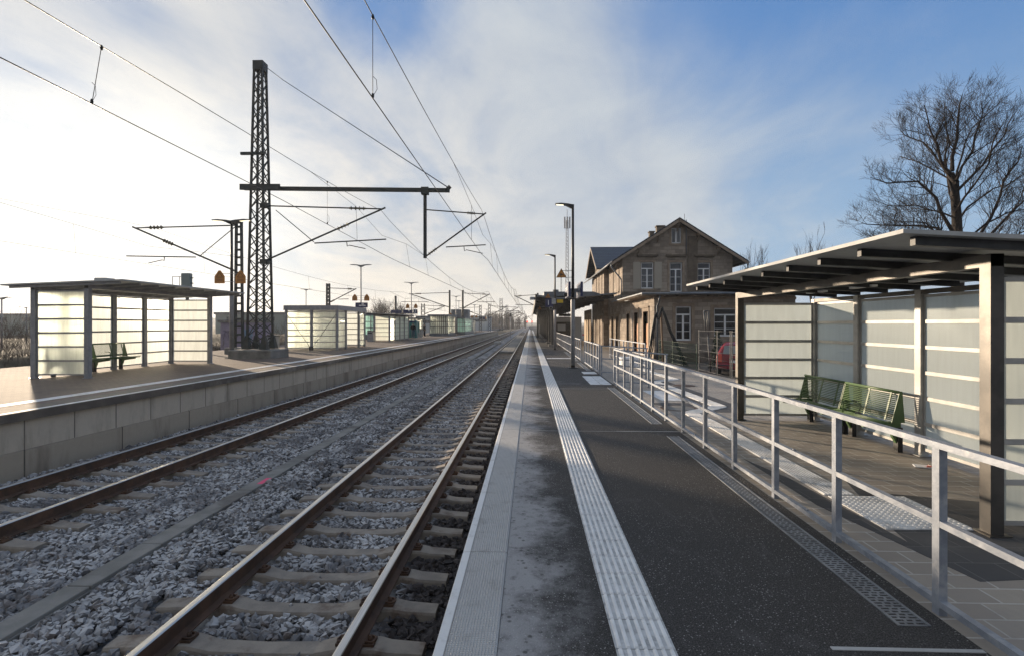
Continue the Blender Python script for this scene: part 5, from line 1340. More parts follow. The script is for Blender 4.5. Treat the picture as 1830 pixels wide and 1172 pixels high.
for k in range(11):
    y = 45.5 + k * 6.1
    m = MB(); m.box((1.78, y - .14, -.05), (2.12, y + .14, 2.7))
    m.build('column', M['dark_steel'], tc)
    m = MB()
    m.prism([(.55, 4.18), (.55, 3.98), (1.15, 3.80), (1.5, 3.50), (1.70, 3.05), (1.78, 2.5), (2.12, 2.5), (2.22, 3.0), (2.5, 3.35), (3.1, 3.60), (5.0, 3.85), (7.2, 4.12), (7.2, 4.38), (2.6, 3.96)], 'Y', y - .12, y + .12); m.build('rib', M['dark_steel'], tc)
    m = MB(); m.cbox((1.55, y - .32, -.02), (2.35, y + .32, .14), .02); m.build('column_base', M['conc'], tc)
for x in (3.2, 4.6, 6.0):
    m = MB(); z = 3.98 + (x - 2.6) * .095; m.box((x - .06, C0 + .1, z - .16), (x + .06, C1 - .1, z - .01)); m.build('purlin', M['dark_steel'], tc)
m = MB(); m.cbox((-.05, C0 + .2, 3.95), (.40, C0 + .9, 4.18), .05); m.build('floodlight', M['steel_lt'], tc)
m = MB(); m.box((3.0, 56, 2.72), (4.3, 56.3, 3.0)); m.tube([(3.6, 56.15, 3.0), (3.6, 56.15, 3.9)], .03, 6); tag(m.build('hanging_display', M['black']), 'dark flat display hanging under the canopy', 'display')
m = MB(); m.cbox((3.3, 72, -.2), (7.0, 78, 2.9), .04); tag(m.build('kiosk', M['shedw']), 'pale plain kiosk under the far part of the canopy', 'kiosk')
m = MB(); m.box((3.5, 71.92, -.2), (5.6, 71.99, 2.2)); m.box((3.7, 71.9, 1.0), (4.8, 71.92, 1.9), 1); tag(m.build('kiosk_shutter', [M['dark_steel'], M['shedw']]), 'dark roller front of the kiosk under the canopy', 'kiosk front')
# timber hoarding and glazed doors below the canopy
t = thing('timber_hoarding', 'pale timber hoarding with a dark glazed door under the canopy', 'hoarding', (7.0, 62, GZ))
m = MB(); m.box((6.95, 60.9, GZ), (7.1, 61.9, 3.6)); m.box((6.95, 63.4, GZ), (7.1, 68, 3.6)); m.box((6.95, 61.9, 2.9), (7.1, 63.4, 3.6)); m.build('boarding', M['wood_lt'], t)
m = MB(); m.box((7.02, 61.9, GZ), (7.08, 63.4, 2.9)); m.build('door', M['win'], t)
# red white barrier, bin
p = P(1047, 606, z=GZ); t = thing('site_barrier', 'red and white plastic barrier at the foot of the station wall', 'barrier', p)
a = P(1036, 606, z=GZ); b_ = P(1062, 606, z=GZ)
MB().cbox((a.x, p.y, GZ + .12), (b_.x, p.y + .06, GZ + .80), .01).build('panel', M['white'], t)
m = MB(); n = 6
for k in range(n):
    x = a.x + (b_.x - a.x) * (k + .15) / n; wq = (b_.x - a.x) / n * .55; m.box((x, p.y - .006, GZ + .52), (x + wq, p.y - .001, GZ + .78))
m.build('stripe', M['carlamp'], t); MB().box((a.x, p.y - .2, GZ), (a.x + .12, p.y + .25, GZ + .12)).box((b_.x - .12, p.y - .2, GZ), (b_.x, p.y + .25, GZ + .12)).build('foot', M['black'], t)
c = P(1062, 607, z=GZ); t = thing('waste_bin', 'dark round waste bin beside the red and white barrier', 'waste bin', c)
MB().lathe([(.24, 0), (.30, .05), (.32, .85), (.28, .88)], c, 14).build('body', M['dark_steel'], t); MB().lathe([(.33, .88), (.34, .92), (.2, 1.0)], c, 14).build('lid', M['black'], t)

# ------------------------------------------------------------------ fences, props, hoses
def mesh_fence(label, p0, p1, z0, h, posts, mt, nv, nh, r=.006, frame=False, grp=None):
    p0, p1 = Vector((*p0, 0)), Vector((*p1, 0)); d = p1 - p0; t = thing('mesh_fence', label, 'mesh fence', (p0.x, p0.y, z0), grp)
    for f_ in posts:
        c = p0 + d * f_; MB().beam((c.x, c.y, z0 - .1), (c.x, c.y, z0 + h + .05), .034, .034, 0, (0, 1, 0)).build('post', mt, t)
    m = MB()
    for k in range(nv + 1):
        c = p0 + d * (k / nv); m.tube([(c.x, c.y, z0 + .06), (c.x, c.y, z0 + h)], r * .75, 4, 0, False)
    for k in range(nh + 1):
        z = z0 + .06 + (h - .06) * k / nh; m.tube([(p0.x - .01, p0.y, z), (p1.x - .01, p1.y, z)], r * (2.6 if frame and k in (0, nh, nh // 2) else 1.5), 5)
    m.build('mesh', mt, t); return t
mesh_fence('low green double rod fence beside the downpipe corner of the wing', (7.68, 31.5), (7.72, 24.6), GZ, 1.18, (0, .42, 1), M['fence_gr'], 90, 5, .006, False, 'mesh fences by the car park')
mesh_fence('grey site fence panel in front of the red car', (7.74, 24.3), (7.80, 20.7), GZ, 1.82, (0, .62, 1), M['fence_gy'], 40, 6, .0030, True, 'mesh fences by the car park')
mesh_fence('second grey site fence panel running on behind the near shelter', (7.80, 20.6), (7.86, 16.6), GZ, 1.82, (.02, 1), M['fence_gy'], 50, 6, .0036, True, 'mesh fences by the car park')
Yq = 30.0; q = lambda u, v, Y=Yq: tuple(P(u, v, Y=Y))
m = MB(); a = q(1185, 655); b_ = q(1181.5, 560); m.beam((a[0], a[1], GZ), b_, .09, .09, 0, (0, 1, 0)); tag(m.build('timber_prop', M['wood']), 'slim upright timber prop carrying a black hose bundle at the wing corner', 'timber prop')
m = MB()
for k, dx in enumerate((0, 3, 6)):
    m.tube([q(1156 + dx, 645), q(1161 + dx, 620, 30.1), q(1165 + dx * .6, 592), q(1170 + dx * .5, 565), q(1174, 558.5), q(1175.5, 570, 29.9), q(1178, 572, 29.9), q(1181 + dx * .3, 553 + dx * .3), q(1184, 549 + dx * .4), q(1186 + dx * .5, 562), q(1196 + dx * .6, 592), q(1208 + dx * .7, 617), q(1222 + dx, 652)], .045 - .006 * k, 8)
tag(m.build('hose_bundle', M['black']), 'thick black hose bundle draped over the timber prop', 'hose')
Yq = 25.6
m = MB(); m.tube([q(1270, 668, Yq), q(1265, 600, Yq)], .04, 6)
for du in (-4.2, 3.0): m.tube([q(1265 + du * .9, 592, Yq), q(1262 + du, 556, Yq)], .035, 6)
m.tube([q(1257.8, 556, Yq), q(1265, 556, Yq)], .03, 6); m.tube([q(1262, 560, Yq), q(1266, 600, Yq)], .028, 6)
tag(m.build('steel_prop', M['fence_gy']), 'grey forked steel pole leaning behind the site fence near the red car', 'steel pole')

# ------------------------------------------------------------------ red car
cz = -.46; t = thing('parked_car', 'red hatchback parked behind the grey site fence', 'car', (9.15, 23.6, cz))
import bmesh
def loft(secs, mt, name, parent, sub=2):
    m = MB(); n = len(secs[0]); vs = [p for s in secs for p in s]
    fs = [(i * n + k, i * n + (k + 1) % n, (i + 1) * n + (k + 1) % n, (i + 1) * n + k) for i in range(len(secs) - 1) for k in range(n)]
    fs += [tuple(range(n - 1, -1, -1)), tuple((len(secs) - 1) * n + k for k in range(n))]
    m.add(vs, fs, 0, True); o = m.build(name, mt, parent)
    if sub: md = o.modifiers.new('s', 'SUBSURF'); md.levels = md.render_levels = sub
    return o
cxr, cyr = 9.15, 23.6
def csec(y, zb, zbelt, zroof, wb, wr):
    return [(cxr - wb * .9, cyr + y, cz + zb), (cxr - wb, cyr + y, cz + zb + .18), (cxr - wb, cyr + y, cz + zbelt - .08), (cxr - wb * .97, cyr + y, cz + zbelt), (cxr - wr, cyr + y, cz + zroof - .07), (cxr - wr * .8, cyr + y, cz + zroof),
            (cxr + wr * .8, cyr + y, cz + zroof), (cxr + wr, cyr + y, cz + zroof - .07), (cxr + wb * .97, cyr + y, cz + zbelt), (cxr + wb, cyr + y, cz + zbelt - .08), (cxr + wb, cyr + y, cz + zb + .18), (cxr + wb * .9, cyr + y, cz + zb)]
loft([csec(0.0, .34, .74, .82, .74, .62), csec(.05, .28, .90, 1.02, .84, .68), csec(.22, .24, .98, 1.36, .87, .62), csec(.5, .22, .98, 1.50, .88, .62), csec(1.6, .2, .96, 1.55, .89, .63), csec(2.5, .2, .95, 1.42, .88, .60), csec(3.1, .22, .94, 1.02, .87, .70), csec(3.8, .26, .80, .86, .84, .66), csec(4.05, .34, .62, .66, .76, .6)], M['car'], 'body', t)
m = MB(); m.add([(cxr - .56, cyr + .035, cz + 1.00), (cxr + .56, cyr + .035, cz + 1.00), (cxr + .50, cyr + .235, cz + 1.36), (cxr - .50, cyr + .235, cz + 1.36), (cxr - .56, cyr + .075, cz + 1.00), (cxr + .56, cyr + .075, cz + 1.00), (cxr + .50, cyr + .275, cz + 1.36), (cxr - .50, cyr + .275, cz + 1.36)], [(0, 1, 2, 3), (7, 6, 5, 4), (0, 4, 5, 1), (1, 5, 6, 2), (2, 6, 7, 3), (3, 7, 4, 0)]); m.build('rear_window', M['carglass'], t)
for s in (-1, 1):
    m = MB(); m.add([(cxr + s * (.875), cyr + .55, cz + 1.0), (cxr + s * .875, cyr + 2.6, cz + 1.0), (cxr + s * .69, cyr + 2.3, cz + 1.40), (cxr + s * .69, cyr + .7, cz + 1.42), (cxr + s * .80, cyr + .55, cz + 1.0), (cxr + s * .80, cyr + 2.6, cz + 1.0), (cxr + s * .63, cyr + 2.3, cz + 1.40), (cxr + s * .63, cyr + .7, cz + 1.42)], [(0, 1, 2, 3), (7, 6, 5, 4), (0, 4, 5, 1), (1, 5, 6, 2), (2, 6, 7, 3), (3, 7, 4, 0)]); m.build('side_window', M['win_sky'], t)
    MB().cbox((cxr + s * .70 - .10, cyr - .03, cz + .62), (cxr + s * .70 + .11, cyr + .14, cz + .98), .04).build('tail_light', M['carlamp'], t)
    for y in (.75, 3.3):
        wl = MB().lathe([(.30, -.10), (.315, -.06), (.315, .06), (.30, .10)], (cxr + s * .80, cyr + y, cz + .315), 20, 0, 'X').build('wheel', M['rubber'], t)
        MB().lathe([(.19, -.03), (.19, .03), (.05, .045)], (cxr + s * (.80 + .09), cyr + y, cz + .315), 16, 0, 'X').build('rim', M['steel_lt'], wl)
MB().cbox((cxr - .82, cyr - .09, cz + .34), (cxr + .82, cyr + .12, cz + .56), .05).build('bumper', M['car'], t)
MB().cbox((cxr - .78, cyr - .10, cz + .46), (cxr + .78, cyr - .06, cz + .50), .01).build('bumper_strip', M['black'], t)
MB().box((cxr - .26, cyr - .052, cz + .60), (cxr + .26, cyr - .040, cz + .71)).build('licence_plate', M['white'], t)
MB().box((cxr - .3, cyr - .02, cz + .74), (cxr + .3, cyr - .004, cz + .80)).build('tailgate_trim', M['black'], t)
t.rotation_euler = (0, 0, R(-25)); t.location = (9.25, 23.9, cz)

# ------------------------------------------------------------------ opposite platform: machines, bins, stair house, people
def bin_(label, u, vb, vt, Y, wd):
    a = P(u, vb, Y=Y); h = (vb - vt) * Y / F; t = thing('waste_bin', label, 'waste bin', (a.x, Y, L), 'tall grey bins of the opposite platform')
    MB().cbox((a.x - wd / 2, Y - wd / 2, L), (a.x + wd / 2, Y + wd / 2, L + h), .03).build('body', M['steel'], t)
    m = MB(); m.prism([(a.x - wd / 2 - .02, L + h), (a.x + wd / 2 + .02, L + h), (a.x + wd / 2 + .02, L + h + .05), (a.x - wd / 2 + .05, L + h + .09)], 'Y', Y - wd / 2 - .02, Y + wd / 2 + .02); m.build('lid', M['dark_steel'], t)
    m = MB(); m.box((a.x - wd * .3, Y - wd / 2 - .004, L + h * .80), (a.x + wd * .3, Y - wd / 2 + .002, L + h * .90)); m.build('slot', M['black'], t)
bin_('tall grey bin right of the tall mast, by its concrete base', 488, 627, 601, 30.0, .52)
bin_('tall grey bin in front of the frosted shelter with its back to us', 663, 612, 594, 46.0, .55)
bin_('tall grey bin next to the man in black', 751, 603, 589, 62.0, .50)
c = P(650, 611, z=L); MBb = MB().lathe([(.10, 0), (.13, .02), (.14, .24), (.15, .26)], c, 12); tag(MBb.build('green_bucket', M['fence_gr']), 'small green bucket on the ground beside the tall grey bin', 'bucket')
Y = 58.5; a = P(727, 604, Y=Y); b_ = P(744, 573, Y=Y); t = thing('ticket_machine', 'teal ticket machine with a man standing in front of it', 'ticket machine', (a.x, Y, L))
MB().cbox((a.x, Y, L), (b_.x, Y + .8, b_.z), .03).build('cabinet', M['teal'], t); MB().box((a.x + .1, Y - .012, b_.z - .22), (b_.x - .1, Y - .001, b_.z - .05)).build('header_panel', M['blue'], t)
MB().box((a.x + .55, Y - .012, L + 1.0), (b_.x - .12, Y - .001, L + 1.55)).build('screen', M['glass_teal'], t)
a = P(744.5, 598, Y=60.5); b_ = P(750, 574, Y=60.5); t = thing('notice_case', 'glazed grey notice case right of the teal ticket machine', 'notice case', (a.x, 60.5, L))
MB().cbox((a.x, 60.5, L + .5), (b_.x, 60.65, b_.z), .01).build('case', M['steel_lt'], t)
m = MB()
for x in (a.x + .03, b_.x - .03): m.box((x - .03, 60.53, L), (x + .03, 60.6, L + .5))
m.build('leg', M['steel'], t); MB().box((a.x + .05, 60.488, L + .6), (b_.x - .05, 60.499, b_.z - .08)).build('glazing', M['glass_teal'], t)


def person(label, x, y, z0, h, rz, top, legs, arms, mtop, mleg, hair):
    """standing figure: one skinned body, clothes over it"""
    t = thing('person', label, 'person', (x, y, z0)); k = h / 1.75
    def skin(name, nodes, edges, mt):
        me = bpy.data.meshes.new(name); me.from_pydata([(p[0] * k, p[1] * k, p[2] * k) for p in nodes], [], []) if False else me.from_pydata([(p[0] * k, p[1] * k, p[2] * k) for p in nodes], edges, [])
        o = bpy.data.objects.new(name, me); COL.objects.link(o); o.parent = t; me.materials.append(mt)
        md = o.modifiers.new('skin', 'SKIN'); md.use_smooth_shade = True
        for i, p in enumerate(nodes): me.skin_vertices[0].data[i].radius = (p[3] * k, p[4] * k)
        me.skin_vertices[0].data[0].use_root = True
        o.modifiers.new('s', 'SUBSURF').levels = 1; return o
    # pelvis, spine, neck, head, legs, arms
    N = [(0, 0, .95, .13, .10), (0, 0, 1.15, .12, .09), (0, .0, 1.36, .15, .095), (0, 0, 1.46, .06, .055), (0, -.01, 1.52, .055, .055), (0, -.02, 1.60, .078, .09), (0, -.015, 1.69, .07, .085),
         (-.10, 0, .88, .085, .085), (-.11, -.01, .48, .058, .062), (-.11, .01, .09, .042, .045), (-.12, -.13, .03, .042, .028),
         (.10, 0, .88, .085, .085), (.11, -.01, .48, .058, .062), (.11, .01, .09, .042, .045), (.12, -.13, .03, .042, .028),
         (-.20, 0, 1.38, .055, .055), (-arms[0][0], arms[0][1], 1.10, .042, .045), (-arms[0][2], arms[0][3], arms[0][4], .034, .034), (-arms[0][2] * .97, arms[0][3] - .05, arms[0][4] - .08, .035, .022),
         (.20, 0, 1.38, .055, .055), (arms[0][0], arms[0][1], 1.10, .042, .045), (arms[0][2], arms[0][3], arms[0][4], .034, .034), (arms[0][2] * .97, arms[0][3] - .05, arms[0][4] - .08, .035, .022)]
    E_ = [(0, 1), (1, 2), (2, 3), (3, 4), (4, 5), (5, 6), (0, 7), (7, 8), (8, 9), (9, 10), (0, 11), (11, 12), (12, 13), (13, 14), (2, 15), (15, 16), (16, 17), (17, 18), (2, 19), (19, 20), (20, 21), (21, 22)]
    skin('body', N, E_, M['skin'])
    g_ = lambda i, d: (*N[i][:3], N[i][3] + d, N[i][4] + d)
    skin('jacket', [(0, 0, .84, .18, .14), (0, 0, 1.10, .165, .13), (0, 0, 1.37, .18, .125), (0, 0, 1.46, .09, .08), g_(15, .035), g_(16, .035), g_(17, .03), g_(19, .035), g_(20, .035), g_(21, .03)], [(0, 1), (1, 2), (2, 3), (2, 4), (4, 5), (5, 6), (2, 7), (7, 8), (8, 9)], mtop)
    skin('trousers', [(0, 0, .94, .145, .115), g_(7, .022), g_(8, .028), (-.11, .01, .06, .062, .066), g_(11, .022), g_(12, .028), (.11, .01, .06, .062, .066)], [(0, 1), (1, 2), (2, 3), (0, 4), (4, 5), (5, 6)], mleg)
    skin('shoes_left', [(-.11, .02, .05, .05, .05), (-.12, -.15, .035, .045, .036)], [(0, 1)], M['black']).name = 'shoe'
    skin('shoes_right', [(.11, .02, .05, .05, .05), (.12, -.15, .035, .045, .036)], [(0, 1)], M['black']).name = 'shoe'
    skin('hair', [(0, .03, 1.60, .082, .08), (0, .01, 1.68, .083, .09), (0, -.01, 1.73, .06, .065)], [(0, 1), (1, 2)], hair)
    t.rotation_euler = (0, 0, rz); return t
p = P(734.5, 604.6, z=L); person('man in a dark hooded jacket and blue jeans standing at the ticket machine', p.x, 57.6, L, 1.66, math.pi, None, None, [(.27, -.04, .17, -.24, 1.08)], M['coat'], M['jeans'], M['black'])
p = P(758.5, 600.6, z=L); person('person dressed in black standing on the platform facing the track', p.x, p.y, L, 1.55, 1.2, None, None, [(.25, .04, .20, -.12, .92)], M['coat'], M['coat'], M['black'])

# slatted stair house, glazed part and tower behind it
def slat_house(label, pts, z1, slats, mt_slat, mt_pane, base, roof_over=.3):
    (x0, y0), (x1, y1) = pts
    t = thing('stair_house', label, 'stair house', ((x0 + x1) / 2, y0, L), 'stair houses of the opposite platform')
    MB().box((x0 - .1, y0 - .1, L), (x1 + .1, y1 + .1, L + base)).build('base', M['zinc'], t)
    m = MB(); n = slats
    for k in range(n + 1):
        x = x0 + (x1 - x0) * k / n; m.box((x - .04, y0 - .04, L + base), (x + .04, y0 + .04, z1)); m.box((x - .04, y1 - .04, L + base), (x + .04, y1 + .04, z1))
    ny = max(3, int((y1 - y0) / 1.2))
    for k in range(ny + 1):
        y = y0 + (y1 - y0) * k / ny; m.box((x1 - .04, y - .05, L + base), (x1 + .04, y + .05, z1)); m.box((x0 - .04, y - .05, L + base), (x0 + .04, y + .05, z1))
    for f_ in (0.35, .68):
        z = L + base + (z1 - L - base) * f_; m.box((x0, y0 - .05, z - .04), (x1, y0 + .05, z + .04)); m.box((x1 - .05, y0, z - .04), (x1 + .05, y1, z + .04))
    m.build('mullions', mt_slat, t)
    m = MB(); m.box((x0, y0 - .008, L + base), (x1, y0 + .008, z1)); m.build('end_pane', mt_pane, t)
    m = MB(); m.box((x1 - .008, y0, L + base), (x1 + .008, y1, z1)); m.build('side_pane', mt_pane, t)
    m = MB(); m.box((x0 - .008, y0, L + base), (x0 + .008, y1, z1)); m.build('side_pane', mt_pane, t)
    m = MB(); m.box((x0 - roof_over, y0 - roof_over, z1), (x1 + roof_over, y1 + roof_over, z1 + .22)); m.build('roof', M['zinc'], t)
    return t
slat_house('dark stair house with upright slats and a flat overhanging roof', ((-13.5, 70.0), (-11.15, 77.0)), 2.98, 9, M['dark_steel'], M['frost'], .35)
slat_house('glazed stair house with pale panes right of the slatted one', ((-11.0, 78.5), (-9.9, 90)), 2.75, 3, M['steel'], M['glass_teal'], .45, .15)
a = P(806, 560, Y=91); b_ = P(836, 553, Y=91); m = MB(); m.cbox((a.x, 91, L), (b_.x, 94.5, b_.z), .03); m.box((b_.x + .001, 91.4, 2.6), (b_.x + .03, 93.2, 4.0)); tag(m.build('lift_tower', M['zinc']), 'grey sheet clad lift tower rising behind the glazed stair house', 'lift tower')
slat_house('teal glazed waiting room behind the braced box shelter', ((-16.6, 52), (-14.9, 58)), 2.75, 3, M['steel'], M['glass_teal'], .5, .15)
p = P(872.5, 588, z=L); m = MB(); m.cbox((p.x - .7, 104, L), (p.x + .7, 106, L + 1.15), .3); tag(m.build('grit_bin', M['zinc']), 'rounded grey grit bin near the end of the opposite platform', 'grit bin')
p = P(855.5, 590, z=L); m = MB(); m.cbox((p.x - .3, 98, L), (p.x + .3, 98.6, L + 1.1), .03); tag(m.build('grey_cabinet', M['steel']), 'slim grey cabinet beside the small distant shelter', 'cabinet')
# lilac hut with graffiti
Y = 44; a = P(391, 624, Y=Y); b_ = P(457, 572, Y=Y); t = thing('utility_hut', 'lilac rendered utility hut with graffiti behind the tall mast', 'hut', (a.x, Y, -.9))
MB().box((a.x + .15, Y, -1.25), (b_.x - .1, Y + 3, b_.z - .22)).build('wall', M['lilac'], t); MB().box((a.x, Y - .15, b_.z - .22), (b_.x, Y + 3.2, b_.z)).build('roof', M['conc'], t)
rg = random.Random(3); m = MB()
def scrawl(m, x0, z0, x1, z1, n, r):
    pts = [(x0 + (x1 - x0) * k / n + rg.uniform(-.12, .12), Y - .012, rg.uniform(z0, z1)) for k in range(n + 1)]; m.tube(pts, r, 4)
for k in range(3): scrawl(m, a.x + .35, a.z + .7, a.x + 1.6, a.z + 1.7, 6, .018)
m.build('graffiti', M['graf_dk'], t); m = MB()
for k in range(4): scrawl(m, a.x + 2.0, a.z + .5, a.x + 2.9, a.z + 1.8, 7, .05)
m.build('graffiti', M['graf'], t)

# ------------------------------------------------------------------ trees
def limb(m, p, d, ln, r, depth, rg, spread, up, mi_thick, taper=.62, seg=4, minr=.004, kids=(2, 4), side=True, wob=.16):
    pts = [Vector(p)]; rr = [r]; d = Vector(d).normalized()
    for k in range(seg):
        d = (d + Vector((rg.gauss(0, wob), rg.gauss(0, wob), rg.gauss(0, wob * .7) + up * .12))).normalized()
        pts.append(pts[-1] + d * (ln / seg)); rr.append(r * (1 - (1 - taper) * (k + 1) / seg))
    m.tube(pts, rr, 8 if r > .06 else 5 if r > .02 else 3, 0, False)
    if depth <= 0: return
    n = rg.randint(*kids)
    for k in range(n):
        f = 1.0 if k == 0 else rg.uniform(.35, .98); i = min(seg - 1, int(f * seg)); q = pts[i] + (pts[i + 1] - pts[i]) * (f * seg - i if i < seg else 1)
        ax = Vector((rg.gauss(0, 1), rg.gauss(0, 1), rg.gauss(0, .6))); ax = (ax - d * ax.dot(d)).normalized()
        nd = (d * (1 if k == 0 else .75) + ax * spread * rg.uniform(.55, 1.15) * (.4 if k == 0 else 1)).normalized(); nd = (nd + Vector((0, 0, up * .25))).normalized()
        limb(m, q, nd, ln * rg.uniform(.58, .86), max(minr, rr[i] * (.82 if k == 0 else rg.uniform(.42, .62))), depth - 1, rg, spread, up, mi_thick, taper, max(2, seg - 1) if depth < 3 else seg, minr, kids, side, wob)


def bare_tree(label, base, h, r, seed, stems, depth, spread, up, trunk_h, mt='bark', mtw='twig', kids=(3, 4), minr=.006, group='bare winter trees', first=.30, wob=.16, low=.82, lead=1.0):
    rg = random.Random(seed); t = thing('bare_tree', label, 'tree', base, group); b_ = Vector(base)
    m = MB(); m.tube([b_ + Vector((0, 0, -.3)), b_ + Vector((.02, 0, trunk_h * .4)), b_ + Vector((-.03, .02, trunk_h * .75)), b_ + Vector((.0, 0, trunk_h))], [r * 1.35, r * 1.05, r * .95, r * .9], 12); m.build('trunk', M[mt], t)
    m = MB()
    for k in range(stems):
        a = 2 * math.pi * (k + rg.uniform(-.25, .25)) / stems; tilt = spread * rg.uniform(.5, 1.1) if k else .06
        d = Vector((math.cos(a) * tilt, math.sin(a) * tilt, 1))
        limb(m, b_ + Vector((0, 0, trunk_h * (rg.uniform(low, .99) if k else .985))), d, h * first * (rg.uniform(.85, 1.1) if k else lead), r * (.50 if k else .85), depth, rg, spread, up, 0, .62, 4, minr, kids, wob=wob)
    m.build('branches', M[mtw], t); return t
def big_tree():
    rg = random.Random(21); Y0 = 24.0; bx = P(1712, 560, Y=Y0).x
    t = thing('bare_tree', 'big dense bare tree standing behind the near glass shelter roof', 'tree', (bx, Y0, -.46), 'bare winter trees')
    def path(px, y1, r0, r1, m, sub, n=5):
        L_ = len(px); pts = [P(u, v, Y=Y0 + (y1 * k / (L_ - 1))) for k, (u, v) in enumerate(px)]
        fine = [pts[0]]
        for a_, b_ in zip(pts, pts[1:]):
            for q_ in (.5, 1): fine.append(a_.lerp(b_, q_) + Vector((rg.gauss(0, .05), rg.gauss(0, .08), rg.gauss(0, .04))) * (1 if q_ < 1 else .5))
        F_ = len(fine); m.tube(fine, [r0 + (r1 - r0) * k / (F_ - 1) for k in range(F_)], 8, 0, False)
        for k in range(sub):
            f = rg.uniform(.18, .99) * (F_ - 1); i = min(F_ - 2, int(f)); q_ = fine[i].lerp(fine[i + 1], f - i); d = (fine[i + 1] - fine[i]).normalized(); rr = (r0 + (r1 - r0) * f / (F_ - 1))
            ax = Vector((rg.gauss(0, 1), rg.gauss(0, 1), rg.gauss(.25, .6))); ax = (ax - d * ax.dot(d)).normalized(); nd = (d * .7 + ax * rg.uniform(.5, 1.0) + Vector((0, 0, .18))).normalized()
            limb(m, q_, nd, rg.uniform(.7, 1.15) * (1.0 - .55 * f / F_), max(.008, min(.022, rr * .5)), 3, rg, .75, .45, 0, .6, 3, .0042, (3, 4), wob=.13)
    m = MB(); path([(1712, 640), (1713, 500), (1712, 420), (1707, 345), (1700, 310)], .2, .27, .13, m, 0); m.build('trunk', M['bark'], t)
    m = MB()
    for px, y1, r0, sub in (([(1710, 428), (1690, 392), (1672, 355), (1641, 324), (1585, 328), (1558, 316)], -.6, .085, 18), ([(1706, 440), (1672, 408), (1620, 403), (1572, 402), (1538, 398)], .8, .07, 17), ([(1700, 312), (1682, 285), (1664, 235), (1650, 188)], -.5, .075, 15),
                            ([(1702, 306), (1709, 250), (1712, 205), (1720, 168)], .4, .08, 16), ([(1710, 322), (1736, 270), (1755, 215), (1754, 180)], -.8, .06, 15), ([(1712, 340), (1754, 296), (1795, 240), (1812, 205)], .5, .065, 17),
                            ([(1728, 452), (1772, 388), (1795, 320), (1826, 262)], -.3, .085, 18), ([(1728, 455), (1790, 400), (1845, 345), (1880, 300)], .9, .075, 16), ([(1699, 318), (1665, 268), (1630, 246), (1608, 232)], .9, .05, 14), ([(1709, 400), (1730, 370), (1760, 345), (1800, 330), (1850, 300)], 1.6, .05, 14),
                            ([(1706, 370), (1690, 320), (1640, 290), (1606, 280)], 2.2, .05, 15), ([(1708, 330), (1720, 280), (1735, 230), (1790, 180)], 2.4, .05, 15), ([(1708, 380), (1740, 330), (1775, 260), (1790, 220)], -1.8, .05, 14), ([(1704, 350), (1690, 280), (1688, 220), (1690, 185)], 1.8, .05, 15), ([(1711, 445), (1650, 425), (1600, 440), (1570, 425)], -1.2, .05, 13), ([(1740, 445), (1800, 430), (1850, 400)], .2, .06, 13), ([(1706, 390), (1660, 372), (1610, 370), (1570, 362)], 1.6, .04, 13), ([(1712, 470), (1660, 448), (1600, 440), (1556, 428)], .4, .045, 14), ([(1714, 440), (1760, 400), (1800, 380), (1860, 370)], -1.5, .05, 15), ([(1710, 460), (1690, 430), (1650, 400), (1600, 395)], -2.2, .05, 15), ([(1716, 460), (1770, 440), (1830, 425)], 1.8, .05, 15)):
        path(px, y1, r0, .014, m, int(sub * 1.1))
    m.build('branches', M['bark'], t)
big_tree()
bare_tree('slim twiggy bare tree just right of the station gable', (P(1350, 500, Y=70).x, 70, -.5), 10.6, .12, 5, 4, 4, .13, 1.2, 4.5, 'bark', 'twig', (2, 4), .012, first=.27)
bare_tree('taller slim bare tree between the station gable and the big tree', (P(1450, 500, Y=66).x, 66, -.5), 11.4, .13, 9, 4, 4, .13, 1.2, 5.0, 'bark', 'twig', (2, 4), .012, first=.27)
k = 0
for (u, Y, h, lab) in ((662, 118, 6.5, 'faint bare tree left of the dark departure displays'), (680, 112, 7.8, 'rounded bare tree just behind the station name board lamp'), (697, 116, 8.2, 'bare tree crown above the frosted shelter roof'), (712, 125, 8.0, 'small bare tree crown left of the number 2 sign'), (728, 130, 7.4, 'low bare tree behind the number 2 sign')):
    bare_tree(lab, (P(u, 590, Y=Y).x, Y, -1.2), h, .14, 30 + k, 7, 4, .6, .35, 1.6, 'bark', 'twig_pale', (3, 3), .02, 'bare trees behind the opposite platform', .33); k += 1
def shrub(label, x, y, z, h, seed, n, mt='twig_pale', spread=.45, depth=3):
    rg = random.Random(seed); t = thing('bare_shrub', label, 'shrub', (x, y, z), 'bare shrubs beyond the opposite platform'); m = MB()
    for k in range(n):
        a = rg.uniform(0, 6.28); tl = rg.uniform(.05, spread)
        limb(m, (x + math.cos(a) * .25 * h * rg.random(), y + math.sin(a) * .25 * h * rg.random(), z), (math.cos(a) * tl, math.sin(a) * tl, 1), h * rg.uniform(.35, .5), .016, depth, rg, .42, .5, 0, .6, 3, .005, (2, 4), wob=.1)
    m.build('branches', M[mt], t); return t
sx_ = [(8, 27, 3.3, 'bare shrub at the very left picture edge'), (20, 30, 3.6, 'bare shrub second from the left picture edge'), (36, 26, 3.4, 'bare twiggy shrub left of the large left shelter'), (48, 32, 3.3, 'bare shrub partly hidden by the left shelter post'), (-12, 28, 3.4, 'bare shrub cut by the left picture edge'),
       (470, 60, 3.4, 'bare shrub seen through the foot of the tall mast'), (488, 52, 3.2, 'bare shrub left of the braced box shelter'), (503, 58, 3.6, 'bare shrub against the low far building'), (385, 40, 1.6, 'low shrub beside the lilac hut')]
for k, (u, Y, h, lab) in enumerate(sx_): shrub(lab, P(u, 620, Y=Y).x, Y, -1.2, h, 60 + k, 9)
